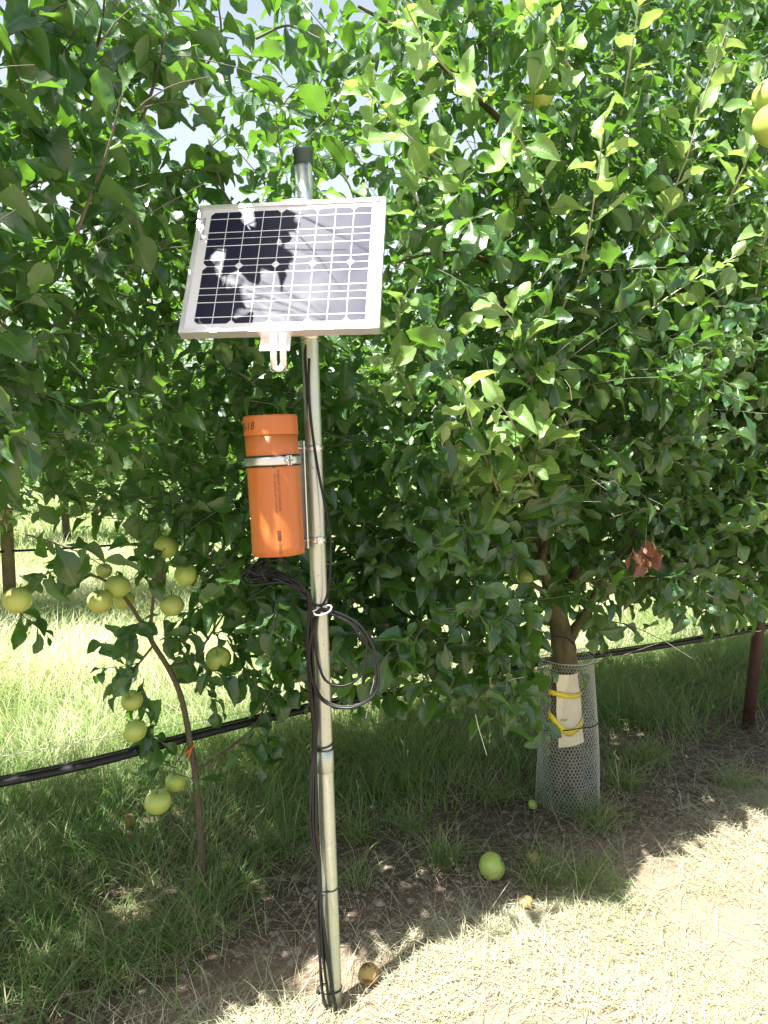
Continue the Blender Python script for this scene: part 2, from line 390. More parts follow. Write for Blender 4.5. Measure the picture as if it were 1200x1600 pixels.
def hidden_view(P, D, S, shade=True):
    C = P + nrm(D)*S[:, None]*.8 - EYE; bad = np.zeros(len(P), bool); dist = np.linalg.norm(C, axis=1); Cn = C/dist[:, None]
    for q, r in PRUNE:
        v = q-EYE; L = np.linalg.norm(v); bad |= (dist < L+.01) & (np.linalg.norm(Cn-v/L, axis=1)*L < r+S*.22)
    # clear of the sun's path to the right half of the panel, and to the ground beyond the edge of the row's own shade
    C = C+EYE; S3 = SUN/SUN[2]
    n0 = np.array([-.104, -.886, .452]); pc0 = np.array([-.223, 1.720, 1.895]); den = S3@n0
    t = ((C-pc0)@n0)/den; h = C-t[:, None]*S3-pc0
    bad |= (t > .02) & (h@np.array([.994, -.112, .009]) > .01) & (h@np.array([.994, -.112, .009]) < .26) & (np.abs(h[:, 2]) < .22)
    G = C-C[:, 2:]*S3; ga = G@RA; go = G@RO
    if shade: bad |= (go < 1.80+.06*np.sin(9*ga)+.05*np.sin(23*ga+1)+.04*np.sin(51*ga)) & (ga > .1) & (ga < 2.75)
    return bad
def leaf_mesh(P, D, N, S, rng, temps, tone=None, prune=False, shade=True):
    """one leaf per row: P base, D direction, N face normal, S length"""
    P, D, N, S = map(np.asarray, (P, D, N, S))
    if prune: kk = ~hidden_view(P, D, S, shade); P, D, N, S = P[kk], D[kk], N[kk], S[kk]
    n = len(P); D = nrm(D); X = nrm(np.cross(D, N)); Z = np.cross(X, D)
    wd = rng.uniform(.8, 1.15, n); which = rng.integers(0, len(temps), n)
    tone = rng.uniform(0, 1, n)**1.3 if tone is None else tone
    VV = []; FF = []; UV = []; TT = []; off = 0
    for k, (tv, tf, tu) in enumerate(temps):
        s = np.where(which == k)[0]
        if not len(s): continue
        sc = S[s][:, None, None]
        v = P[s][:, None, :] + sc*(tv[None, :, 0:1]*wd[s][:, None, None]*X[s][:, None, :] + (tv[None, :, 1:2]+.30)*D[s][:, None, :] + tv[None, :, 2:3]*Z[s][:, None, :])
        m = len(tv); VV.append(v.reshape(-1, 3)); FF.append((tf[None]+(off+np.arange(len(s))*m)[:, None, None]).reshape(-1, 4))
        UV.append(np.tile(tu, (len(s), 1))); TT.append(np.repeat(tone[s], m)); off += m*len(s)
    return np.concatenate(VV), np.concatenate(FF), np.concatenate(UV), np.concatenate(TT)
def shoot_leaves(base, dirn, length, rng, spacing=.026, size=.075, droop=.25, hang=.35, openness=.75, up=.8):
    """stems (n) -> leaf arrays and stem polylines. Leaves sit in a spiral and turn their faces to the light."""
    P = []; D = []; N = []; S = []; stems = []
    for b, d, L in zip(base, dirn, length):
        d = d/np.linalg.norm(d); k = max(3, int(L/spacing)); curve = rng.normal(0, .25, 3); curve[2] -= droop
        s = (np.arange(k)+.6)/k; pts = b + L*(s[:, None]*d + (s**2)[:, None]*curve*.5)
        stems.append(np.vstack([b[None], pts]))
        tn = nrm(d + s[:, None]*curve)
        ph = rng.uniform(0, 6.28)+np.arange(k)*2.4
        x = nrm(np.cross(d, [.12, .05, 1.0])); y = np.cross(d, x)
        rad = np.cos(ph)[:, None]*x + np.sin(ph)[:, None]*y
        dd = nrm(rad*openness + tn*(.35+.6*s[:, None]**3) + np.array([0, 0, -hang]) + rng.normal(0, .25, (k, 3)))
        nn = np.array([0, 0, up]) + tn*.45 + rad*-.1 + rng.normal(0, .38, (k, 3))
        P.append(pts); D.append(dd); N.append(nn)
        S.append(size*rng.uniform(.5, 1.25, k)*(1-.45*s**4))
    return np.concatenate(P), np.concatenate(D), np.concatenate(N), np.concatenate(S), stems
def stems_mesh(stems, r0, rng, n=4, thin=.35):
    mb = MB(); V = []; F = []; off = 0
    for st in stems:
        st = st if len(st) <= 5 else st[np.linspace(0, len(st)-1, 5).astype(int)]
        v, f = tube(st, np.linspace(r0, r0*thin, len(st)), n, False)
        V.append(v); F.append(np.array(f)+off); off += len(v)
    return np.concatenate(V), np.concatenate(F)
def noise3(p, sc, seed):
    """cheap smooth noise in -1..1"""
    r = np.random.default_rng(seed); out = 0
    for k in range(5):
        q = r.normal(0, 1, 3); q = q/np.linalg.norm(q)*sc*(1+.35*k); out = out + np.sin(p@q + r.uniform(0, 6.28))/(1+.25*k)
    return out/2.3

# ------------------------------------------------------------------ ground
def axis(lo, hi, step, far):
    a = list(np.arange(lo, hi+1e-6, step)); g = step; b = hi; c = lo
    while b < far: g *= 1.25; b += g; a.append(b)
    g = step
    while c > -far: g *= 1.25; c -= g; a.insert(0, c)
    return np.array(a)
gx = axis(-2.0, 3.2, .028, 400); gy = axis(1.2, 4.6, .028, 400)
GX, GY = np.meshgrid(gx, gy); GZ = hgt(GX, GY)
nx, ny = len(gx), len(gy); ii = np.arange(nx*ny).reshape(ny, nx)
GF = np.stack([ii[:-1, :-1], ii[:-1, 1:], ii[1:, 1:], ii[1:, :-1]], -1).reshape(-1, 4)
tag(mk('ground', np.stack([GX, GY, GZ], -1).reshape(-1, 3), GF, M['ground']), kind='structure')

def blades(xy, az, lean, L, W, bend, rng, dry, name, mt, label, cat='grass', z0=0.0, twist=.6):
    """grass blades: base, heading, lean from vertical, length, width, bend"""
    n = len(xy); H = np.stack([np.cos(az), np.sin(az), np.zeros(n)], -1); U = np.array([0, 0, 1.0])
    ta = az + math.pi/2 + rng.normal(0, twist, n); X = np.stack([np.cos(ta), np.sin(ta), rng.normal(0, .15, n)], -1)
    B = np.concatenate([xy, (hgt(xy[:, 0], xy[:, 1])+z0)[:, None] if np.isscalar(z0) else (hgt(xy[:, 0], xy[:, 1])+z0)[:, None]], 1)
    V = np.zeros((n, 7, 3)); Ls = L[:, None]; side = np.stack([-np.sin(az), np.cos(az), np.zeros(n)], -1)*rng.normal(0, .28, n)[:, None]
    for k, s in enumerate((0, .35, .7, 1.0)):
        b = (bend*s*s)[:, None]
        p = B + Ls*(s*(U*np.cos(lean)[:, None] + H*np.sin(lean)[:, None]) + H*b*.8 - U*b*.45 + side*s*s)
        p[:, 2] = np.maximum(p[:, 2], B[:, 2]*.6+.003)
        wd = (W*(1, .9, .6, 0)[k])[:, None]
        if k < 3: V[:, 2*k] = p - X*wd*.5; V[:, 2*k+1] = p + X*wd*.5
        else: V[:, 6] = p
    q = np.array([[0, 1, 3, 2], [2, 3, 5, 4]]); tr = np.array([[4, 5, 6]]); o7 = (np.arange(n)*7)[:, None, None]
    tone = np.repeat(rng.uniform(0, 1, n), 7); dr = np.repeat(np.clip(dry, 0, 1), 7)
    o = mk(name, V.reshape(-1, 3), [(q[None]+o7).reshape(-1, 4), (tr[None]+o7).reshape(-1, 3)], mt, var={'tone': tone, 'dry': dr})
    return tag(o, label, cat, kind='stuff')
def ao(xy): return xy@RA[:2], xy@RO[:2]
def scatter(rng, n, a0, a1, o0, o1): 
    a = rng.uniform(a0, a1, n); o = rng.uniform(o0, o1, n); return a[:, None]*RA[None, :2]+o[:, None]*RO[None, :2]
def n2(xy, sc, seed): return noise3(np.concatenate([xy, np.zeros((len(xy), 1))], 1), sc, seed)
def seen(xy, m=.12):          # roughly inside the wedge the photograph can look into
    return (np.abs(xy[:, 0]) < xy[:, 1]*(.52+m)+.25) & (xy[:, 1] > 1.45)
def bare(xy):                 # trodden and dug soil patches, 1 = bare
    f = np.zeros(len(xy))
    for px, py, rx, ry in ((600, 1400, .42, .30), (470, 1440, .28, .18), (700, 1420, .34, .22), (1120, 1215, .55, .30), (1000, 1270, .45, .22), (900, 1330, .3, .2)):
        c = on_ground(px, py)[:2]; d = xy-c; a, o = ao(d)
        f = np.maximum(f, 1-np.clip((a/rx)**2+(o/ry)**2, 0, 1)**2)
    return f

# shaded orchard grass under the row
rng = np.random.default_rng(3)
xy = scatter(rng, 90000, -1.2, 5.2, 1.75, 4.1); xy = xy[seen(xy)]
a_, o_ = ao(xy); nn = n2(xy, 5, 1)+.7*n2(xy, 17, 2)
left = np.clip((.95-a_)/.5, 0, 1)
den = np.clip((o_-(2.25-.45*left))/.5, 0, 1)*(.62+.38*nn); den *= 1-.93*bare(xy)
xy = xy[rng.uniform(0, 1, len(xy)) < den]; a_, o_ = ao(xy)
n = len(xy); cl = n2(xy, 9, 5); dry = np.clip(rng.normal(.12, .16, n)+(rng.uniform(0, 1, n) < .16)*.8+.22*cl+.15*n2(xy, 15, 9), 0, 1)
L = rng.uniform(.09, .25, n)*(1+.3*n2(xy, 4, 6))*(.65+.35*np.clip((o_-1.9)/.7, 0, 1)); az = rng.uniform(0, 6.28, n)*.55+3.0*n2(xy, 6, 8)
blades(xy, az, np.abs(rng.normal(.35, .28, n)), L, rng.uniform(.0018, .0048, n), rng.uniform(.1, .95, n), rng, dry, 'orchard_grass', M['grass'], 'uncut green grass in the shade under the tree row')
# lone tufts at the edge of the bare soil
rng = np.random.default_rng(33)
tx = []
for px, py, k, r in ((690, 1345, 260, .06), (560, 1310, 140, .05), (640, 1300, 120, .05), (860, 1380, 240, .11), (930, 1385, 160, .09), (780, 1250, 200, .08), (930, 1290, 260, .09), (1010, 1190, 320, .1), (880, 1260, 240, .08), (970, 1230, 240, .08),
                     (420, 1330, 280, .09), (350, 1400, 350, .1), (300, 1460, 350, .12), (200, 1500, 400, .14), (90, 1530, 450, .16), (440, 1230, 300, .09), (400, 1180, 220, .08), (600, 1230, 260, .1), (1150, 1230, 160, .07), (560, 1380, 90, .05)):
    c = on_ground(px, py)[:2]; tx.append(c+rng.normal(0, r*.5, (k, 2)))
xy = np.concatenate(tx); n = len(xy)
blades(xy, rng.uniform(0, 6.28, n), np.abs(rng.normal(.55, .3, n)), rng.uniform(.06, .19, n), rng.uniform(.0015, .0042, n), rng.uniform(.2, .9, n), rng,
       np.clip(rng.normal(.2, .2, n)+(rng.uniform(0, 1, n) < .25)*.7, 0, 1), 'grass_tufts', M['grass'], 'scattered grass tufts round the dug soil at the pole')
# tall sunlit meadow grass in the lane behind the row
rng = np.random.default_rng(4)
xy = scatter(rng, 150000, -1.0, 11.0, 3.5, 10.5); xy = xy[seen(xy, .02)]
d = np.linalg.norm(xy, axis=1); xy = xy[rng.uniform(0, 1, len(xy)) < np.clip(4.6/d, .15, 1)**1.3]; d = np.linalg.norm(xy, axis=1)
n = len(xy); cl = n2(xy, 4, 11)
blades(xy, rng.uniform(0, 6.28, n)*.6+2.4*n2(xy, 2.5, 12), np.abs(rng.normal(.3, .3, n)), rng.uniform(.14, .36, n)*(1+.3*cl), rng.uniform(.003, .006, n)*(.6+d*.12), rng.uniform(.1, .9, n), rng,
       np.clip(rng.normal(.36, .28, n)+.55*cl+.3*n2(xy, 11, 13), 0, 1), 'meadow_grass', M['meadow'], 'tall pale grass in full sun in the lane behind the trees')
rng = np.random.default_rng(44)
xy = scatter(rng, 60000, -2.0, 22.0, 10, 24); xy = xy[seen(xy, .02)]; n = len(xy)
blades(xy, rng.uniform(0, 6.28, n), np.abs(rng.normal(.3, .3, n)), rng.uniform(.2, .4, n), rng.uniform(.012, .022, n), rng.uniform(.1, .9, n), rng,
       np.clip(rng.normal(.25, .25, n), 0, 1), 'far_grass', M['meadow'], 'grass between the farther tree rows')
# cut straw and clippings on the sunny side
rng = np.random.default_rng(5)
xy = scatter(rng, 120000, -1.2, 4.3, .5, 2.25); xy = xy[seen(xy, .05)]
a_, o_ = ao(xy); edge = 1.86+.10*n2(xy, 6, 21)+.12*np.clip((a_-1.5), 0, 1)-.05
den = np.clip((edge-o_)/.22, 0.03, 1)*np.clip(.55+.55*n2(xy, 6, 22)+.5*n2(xy, 17, 23)+.2*np.clip(1-a_/1.2, 0, 1), .08, 1)
xy = xy[rng.uniform(0, 1, len(xy)) < den]; n = len(xy)
z0 = np.abs(rng.normal(0, .010, n))+.002
blades(xy, rng.uniform(0, 6.28, n)*.5+2.2*n2(xy, 5, 24), np.clip(rng.normal(1.48, .12, n), 1.1, 1.57), rng.uniform(.03, .15, n)**1.0, rng.uniform(.0008, .0028, n), rng.uniform(-.1, .25, n), rng,
       np.clip(rng.normal(.62, .3, n)+.25*n2(xy, 3, 25), 0, 1), 'straw', M['straw'], 'dry cut straw and clippings on the bright soil in front', 'straw', z0=z0, twist=.3)
rng = np.random.default_rng(6)      # stubble and dead stalks standing up
xy = scatter(rng, 7500, -1.2, 4.0, 1.5, 2.9); xy = xy[seen(xy, .05)]; n = len(xy)
blades(xy, rng.uniform(0, 6.28, n), np.clip(rng.normal(1.0, .35, n), .1, 1.5), rng.uniform(.04, .17, n), rng.uniform(.0007, .0021, n), rng.uniform(.1, .8, n), rng,
       np.clip(rng.normal(.85, .25, n), 0, 1), 'dead_stalks', M['straw'], 'dead grass stalks lying across the shaded soil', 'dead grass')

# ------------------------------------------------------------------ crown shapes of the front row
def zlow(a, o):               # underside of the canopy along the row
    z = np.interp(a, [-3, -.2, .15, .4, .7, .95, 1.2, 1.5, 1.8, 2.0, 2.3, 2.5, 2.9, 3.6, 4.5, 7], [1.1, 1.3, 1.36, 1.30, 1.06, .78, .62, .56, .66, .88, .88, .78, .78, .85, .85, .85])
    return z
def crown_keep(p, rng):       # p = (a, o, z)
    a, o, z = p.T
    nz = noise3(p, 3.2, 77)
    half = np.interp(z, [.6, 1.0, 1.5, 2.2, 3.0, 3.6], [.68, .74, .74, .66, .52, .25])*(1+.16*nz)
    oc = 2.42
    k = ((np.abs(o-oc) < half*.95) & (z > zlow(a, o)+.08*nz) & (z < np.interp(a, [-2, -1, -.6, 0, .5, 1.0, 1.4, 2, 4], [2.5, 2.6, 3.0, 2.9, 3.0, 2.9, 3.2, 3.5, 3.6])+.2*nz) & ~((a > .12) & (a < 1.12) & (z > .95) & (z < 2.18) & (o < 1.98))) | ((a < .22+.1*nz+.2*np.clip((z-2.1)/.1, 0, 1)) & (a > -1.6) & (z > 1.6) & (z < np.where((a > -.65) & (a < .28), 3.35, 2.7)) & (o > 1.50+.06*nz) & (o < 1.8) & (rng.uniform(0, 1, len(a)) < .85))
    gap = ((a-.74)/.30)**2+((z-2.62)/.36)**2 < 1+.5*nz
    gap2 = ((a-1.18)/.16)**2+((z-2.33)/.15)**2 < 1+.4*nz
    gap3 = ((a-.12)/.22)**2+((z-2.98)/.32)**2 < 1+.4*nz
    thin = np.where(gap | gap2, .05, np.where(gap3, .2, 1.0))
    left = np.interp(a, [-.5, .1, .5, .9, 1.3], [.72, .70, .70, .9, 1.0])
    low = np.interp(z, [1.1, 1.5, 2.0, 2.6], [1.0, .92, .9, .8])
    return k & (rng.uniform(0, 1, len(a)) < thin*left*low) & (noise3(p, 7.5, 78) > -.62)
def grow_crown(rng, a0, a1, density, soft=.3):
    zt = 3.8; vol = (a1-a0+2*soft)*1.95*(zt-.5); n = int(density*vol)
    a = rng.uniform(a0-soft, a1+soft, n); o = rng.uniform(1.25, 3.2, n); z = rng.uniform(.55, zt, n); p = np.stack([a, o, z], 1)
    t = np.clip((a-(a0-soft))/(2*soft), 0, 1)*np.clip(((a1+soft)-a)/(2*soft), 0, 1)
    p = p[(rng.uniform(0, 1, n) < t)]; p = p[crown_keep(p, rng)]
    axis_a = (a0+a1)/2
    d = np.stack([(p[:, 0]-axis_a)*.9, (p[:, 1]-2.36)*1.5, np.full(len(p), .35)], 1)+rng.normal(0, .45, (len(p), 3))
    d = nrm(d); W = rowp(p[:, 0], p[:, 1], p[:, 2]); Dw = d[:, :1]*RA+d[:, 1:2]*RO+d[:, 2:]*UP
    return W, Dw, rng.uniform(.12, .34, len(p)), p
AXES = ('trunk', 'branch')
def limb(mb, pts, r0, r1, rng=None, n=10, m=6):
    P = smoothline(pts, m); v, f = tube(P, np.linspace(r0, r1, len(P))*(1 if rng is None else 1), n, True, .05 if rng is not None else 0, rng); mb.add(v, f)
def crown_obj(root, v, f, uv, tn, stems, rng, mt):
    sv, sf = stems_mesh(stems, .0022, rng); o = mk('crown', np.concatenate([v, sv]), np.concatenate([f, sf+len(v)]), [M[mt], M['twig']], root,
        uv=np.concatenate([uv, np.zeros((len(sv), 2))]), var={'tone': np.concatenate([tn, np.zeros(len(sv))])})
    mi = np.zeros(len(f)+len(sf), np.int32); mi[len(f):] = 1; o.data.polygons.foreach_set('material_index', mi); return o
def finish_crown(root, P, D, N, S, stems, rng, temps, mt='leaf', name='crown'):
    v, f, uv, tn = leaf_mesh(P, D, N, S, rng, temps, prune=True)
    crown_obj(root, v, f, uv, tn, stems, rng, mt)

def fruit_tree(name, foot, label, a0, a1, density, seed, group, limbs, trunk_pts, tr, extra=None):
    rng = np.random.default_rng(seed)
    root = empty(name, foot, label, 'apple tree', group)
    mb = MB(); P = smoothline(trunk_pts, 8); r = np.interp(np.linspace(0, 1, len(P)), np.linspace(0, 1, len(tr)), tr)
    mb.add(*tube(P, r, 14, True, .035, rng)); mb.build('trunk', M['bark'], root)
    for pts, r0, r1 in limbs:
        b = MB(); limb(b, pts, r0, r1, rng, 9); b.build('branch', M['bark'], root)
    W, Dw, L, p = grow_crown(rng, a0, a1, density)
    near = p[:, 1] < 2.45
    Pn, Dn, Nn, Sn, st1 = shoot_leaves(W[near], Dw[near], L[near], rng, size=.082, spacing=.025)
    v, f, uv, tn = leaf_mesh(Pn, Dn, Nn, Sn, rng, HI if extra is None or extra.get('hi', True) else MID, prune=True)
    off = len(v)
    Pf, Df, Nf, Sf, st2 = shoot_leaves(W[~near], Dw[~near], L[~near], rng, size=.084, spacing=.034)
    v2, f2, uv2, tn2 = leaf_mesh(Pf, Df, Nf, Sf, rng, MID, prune=True)
    crown_obj(root, np.concatenate([v, v2]), np.concatenate([f, f2+off]), np.concatenate([uv, uv2]), np.concatenate([tn, tn2]), st1+st2, rng, 'leaf')
    return root, rng

DENS = 385
GR = 'apple trees of the front row'
def R3(a, o, z): return rowp(a, o, z)
def auto_limbs(a, rng, k=7, z0=.9, z1=2.6, ext=.75):
    out = []
    for i in range(k):
        z = z0+(z1-z0)*i/(k-1); s = 1 if i % 2 else -1
        da = s*rng.uniform(.45, ext); do = rng.uniform(-.45, .45)
        out.append(([R3(a, 2.36, z), R3(a+da*.5, 2.36+do*.5, z+.12), R3(a+da, 2.36+do, z+.30+rng.uniform(-.1, .15))], .016-.001*i, .005))
    return out
lr = np.random.default_rng(1)
# the tree whose trunk stands just outside the picture, its crown reaching in; one more before it shades the scene
treeA, rA = fruit_tree('apple_tree', R3(-.80, 2.33, 0), 'apple tree whose leafy boughs reach behind and above the solar panel',
    -1.5, .55, DENS, 11, GR, auto_limbs(-.8, lr, 8),
    [R3(-.80, 2.33, -.05), R3(-.81, 2.34, .5), R3(-.78, 2.36, 1.4), R3(-.80, 2.36, 2.4), R3(-.8, 2.36, 3.3)], [.055, .045, .035, .02, .008])
treeZ, _ = fruit_tree('apple_tree', R3(-2.3, 2.33, 0), 'last apple tree at the near end of the front row, beyond the picture edge',
    -3.0, -1.5, 130, 12, GR, auto_limbs(-2.3, lr, 5), [R3(-2.3, 2.33, -.05), R3(-2.3, 2.36, 1.4), R3(-2.3, 2.36, 3.2)], [.055, .035, .008], {'hi': False})

# the guarded tree: low fork, two leaders
def tp(px, py, o): return at_o(px, py, o)
fB = on_ground(885, 1250); oB = float(fB@RO)
fork = tp(882, 1002, oB)
limbsB = [([tp(884, 1010, oB), tp(897, 985, oB-.03), tp(914, 962, oB-.06), tp(930, 930, oB-.10), tp(960, 880, oB-.1), tp(1010, 800, oB-.1), tp(1060, 640, oB)], .026, .006),
          ([tp(866, 935, oB), tp(890, 912, oB+.02), tp(900, 880, oB+.04), tp(893, 800, oB+.06), tp(897, 700, oB+.1), tp(900, 520, oB+.1), tp(930, 300, oB+.1), tp(960, 60, oB+.1)], .022, .006),
          ([tp(862, 920, oB), tp(846, 880, oB-.02), tp(852, 850, oB-.04), tp(862, 800, oB-.05), tp(850, 700, oB-.1)], .020, .006),
          ([tp(850, 890, oB), tp(842, 862, oB), tp(836, 820, oB), tp(815, 760, oB), tp(800, 700, oB), tp(789, 600, oB), tp(785, 470, oB), tp(787, 300, oB), tp(800, 160, oB), tp(812, -20, oB)], .024, .009),
          ([tp(855, 925, oB), tp(835, 915, oB-.02), tp(815, 895, oB-.05), tp(790, 870, oB-.1), tp(740, 850, oB-.2)], .012, .004),
          ([tp(787, 420, oB), tp(740, 400, oB-.1), tp(680, 395, oB-.2), tp(620, 410, oB-.3)], .010, .004),
          ([tp(795, 200, oB), tp(700, 110, oB-.1), tp(620, 45, oB-.2), tp(560, 10, oB-.3)], .013, .004),
          ([tp(895, 700, oB+.05), tp(960, 640, oB-.1), tp(1060, 590, oB-.3), tp(1150, 560, oB-.4)], .009, .003)]
treeB, rB = fruit_tree('apple_tree', fB, 'apple tree with a low forked trunk standing in the wire netting guard', .55, 2.95, DENS, 13, GR, limbsB,
    [fB+[0, 0, -.06], tp(884, 1200, oB), tp(884, 1100, oB), tp(881, 1020, oB), tp(873, 970, oB), tp(862, 930, oB), tp(856, 900, oB)], [.072, .066, .060, .051, .040, .033, .027])
treeC, rC = fruit_tree('apple_tree', R3(4.1, 2.36, 0), 'apple tree beyond the rust brown post at the edge of the picture', 2.95, 4.7, DENS*.9, 14, GR, auto_limbs(4.1, lr, 7),
    [R3(4.1, 2.36, -.05), R3(4.1, 2.36, 1.4), R3(4.08, 2.36, 2.4), R3(4.1, 2.36, 3.3)], [.05, .038, .02, .008], {'hi': True})

# young tree between them, thin and leaning
rng = np.random.default_rng(15)
oY = float(on_ground(320, 1395)@RO); fY = on_ground(320, 1395)
treeY = empty('young_apple_tree', fY, 'thin young apple tree with a bent stem and low hanging green apples', 'apple tree')
mb = MB(); pts = smoothline([fY+[0, 0, -.03]]+[tp(x, y, oY) for x, y in ((316, 1340), (312, 1290), (305, 1210), (298, 1165), (288, 1110), (278, 1075), (262, 1042), (243, 1012), (236, 1000))], 8)
mb.add(*tube(pts, np.linspace(.0118, .0075, len(pts)), 10, True, .05, rng)); mb.build('trunk', M['bark_young'], treeY)
for pl, r0, r1 in (([(238, 1003), (222, 975), (205, 948), (185, 922), (160, 905), (130, 896), (90, 892)], .0075, .003), ([(237, 1003), (236, 970), (240, 930), (244, 890), (243, 850), (250, 790)], .0065, .003),
                   ([(303, 1203), (330, 1190), (370, 1160), (402, 1128), (430, 1060)], .006, .003), ([(262, 1042), (300, 1030), (330, 990), (360, 940), (370, 880)], .005, .002), ([(240, 1008), (215, 1040), (195, 1075), (170, 1095)], .004, .002), ([(296, 1150), (280, 1185), (262, 1205)], .003, .0015)):
    b = MB(); limb(b, [tp(x, y, oY) for x, y in pl], r0, r1, rng, 7); b.build('branch', M['bark_young'], treeY)
shoots = [((205, 1010), (165, 1000)), ((220, 1035), (170, 1050)), ((212, 1050), (180, 1090)), ((225, 1060), (215, 1120)), ((235, 960), (200, 985)), ((262, 1030), (300, 1010)), ((250, 1000), (290, 985)), ((300, 1030), (350, 1060)),
          ((330, 990), (390, 980)), ((345, 960), (330, 920)), ((370, 1160), (400, 1190)), ((395, 1130), (410, 1165)), ((400, 1120), (440, 1090)), ((410, 1100), (450, 1040)), ((420, 1060), (440, 1010)), ((360, 940), (400, 930)),
          ((370, 900), (410, 1000)), ((240, 900), (215, 860)), ((245, 870), (270, 850)), ((245, 830), (225, 800)), ((250, 800), (280, 820)), ((180, 915), (205, 905)), ((150, 900), (120, 880)), ((275, 1200), (245, 1190)), ((265, 1205), (290, 1215)), ((215, 1130), (240, 1150)),
          ((355, 1000), (385, 1060)), ((385, 1040), (430, 1110)), ((290, 1010), (320, 1090)), ((400, 960), (460, 1000)), ((400, 900), (470, 960)), ((330, 940), (280, 960)), ((440, 1000), (470, 1090)), ((370, 860), (330, 900)),
          ((20, 950), (60, 980)), ((90, 890), (60, 900))]
B = []; D = []; L = []
for (x0, y0), (x1, y1) in shoots:
    oo = oY+rng.uniform(-.12, .12); p0 = tp(x0, y0, oo); p1 = tp(x1, y1, oo+rng.uniform(-.08, .08)); B.append(p0); D.append(p1-p0); L.append(np.linalg.norm(p1-p0)+.03)
P, D_, N, S, st = shoot_leaves(B, D, L, rng, size=.078, spacing=.0155, droop=.1, hang=.5)
finish_crown(treeY, P, D_, N, S, st, rng, HI)

# long sunlit shoots that stand out of the crowns towards the camera
def hero(root, lst, seed, mt='leaf_young_lit', name='sunlit_shoot'):
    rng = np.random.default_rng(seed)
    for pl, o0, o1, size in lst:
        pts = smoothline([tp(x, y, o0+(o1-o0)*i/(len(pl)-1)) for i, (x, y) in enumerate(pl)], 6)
        mb = MB(); mb.add(*tube(pts, np.linspace(.0042, .0016, len(pts)), 6, False)); st = mb.build(name, M['twig_pale' if mt == 'leaf_young_lit' else 'twig'], root)
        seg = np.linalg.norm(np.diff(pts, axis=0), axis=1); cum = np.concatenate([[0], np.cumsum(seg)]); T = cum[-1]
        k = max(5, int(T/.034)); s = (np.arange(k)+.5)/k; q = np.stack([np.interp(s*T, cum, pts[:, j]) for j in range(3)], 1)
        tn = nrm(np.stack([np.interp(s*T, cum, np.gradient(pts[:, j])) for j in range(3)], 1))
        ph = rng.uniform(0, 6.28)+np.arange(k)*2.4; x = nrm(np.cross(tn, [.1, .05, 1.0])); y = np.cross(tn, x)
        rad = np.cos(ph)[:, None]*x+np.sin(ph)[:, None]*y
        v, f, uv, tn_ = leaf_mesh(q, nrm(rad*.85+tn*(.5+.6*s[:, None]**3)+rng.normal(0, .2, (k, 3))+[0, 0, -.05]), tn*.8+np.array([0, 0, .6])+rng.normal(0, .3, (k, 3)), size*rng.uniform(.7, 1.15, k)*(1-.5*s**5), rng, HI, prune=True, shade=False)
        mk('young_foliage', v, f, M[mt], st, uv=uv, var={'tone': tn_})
hero(treeB, [([(868, 560), (880, 480), (905, 440), (922, 350), (936, 260), (945, 180)], 1.90, 1.53, 0.110),
             ([(870, 700), (848, 620), (822, 560), (800, 500), (770, 470)], 1.85, 1.55, 0.101),
             ([(900, 640), (925, 590), (960, 545), (1010, 490), (1080, 440), (1150, 400)], 1.90, 1.55, 0.093),
             ([(1000, 620), (1060, 580), (1110, 550), (1160, 530)], 1.85, 1.58, 0.090),
             ([(790, 800), (760, 720), (735, 660), (722, 600)], 1.85, 1.58, 0.104),
             ([(850, 800), (820, 720), (800, 660), (780, 630)], 1.85, 1.58, 0.104), ([(830, 780), (840, 700), (860, 640)], 1.85, 1.63, 0.104),
             ([(1010, 420), (1040, 330), (1075, 240), (1100, 150), (1135, 50)], 1.85, 1.55, 0.110),
             ([(700, 260), (640, 215), (600, 170), (560, 130)], 1.95, 1.68, 0.096),
             ([(760, 160), (700, 110), (655, 50), (630, 0)], 1.95, 1.68, 0.104),
             ([(970, 180), (985, 90), (1000, 0)], 1.85, 1.68, 0.104), ([(650, 640), (630, 590), (600, 560)], 1.95, 1.73, 0.090),
             ([(620, 420), (660, 350), (640, 290)], 1.95, 1.78, 0.090), ([(560, 330), (540, 280), (500, 250)], 2.20, 2.10, 0.090),
             ([(860, 330), (830, 250), (800, 200)], 1.85, 1.63, 0.104), ([(900, 120), (860, 60), (820, 10)], 1.85, 1.63, 0.104),
             ([(1130, 330), (1170, 240), (1190, 130)], 1.85, 1.58, 0.110), ([(1180, 460), (1190, 400), (1200, 330)], 1.85, 1.63, 0.104),
             ([(740, 860), (720, 800), (700, 740), (690, 690)], 1.95, 1.68, .09), ([(800, 790), (770, 740), (765, 690)], 1.95, 1.66, .095), ([(860, 760), (870, 690), (900, 640)], 1.95, 1.68, .09),
             ([(760, 830), (800, 770), (830, 730)], 1.95, 1.66, .09), ([(690, 620), (700, 560), (730, 520)], 2.0, 1.72, .09), ([(720, 340), (690, 290), (650, 270)], 2.0, 1.75, .09), ([(640, 560), (620, 500), (640, 450)], 2.05, 1.8, .085),
             ([(1060, 540), (1100, 470), (1150, 440)], 1.9, 1.66, .09), ([(980, 760), (1030, 720), (1080, 730)], 1.95, 1.7, .085), ([(1100, 860), (1150, 830), (1195, 815)], 1.95, 1.7, .085),
             ([(1060, 760), (1110, 700), (1160, 680)], 1.90, 1.73, 0.096)], 51)
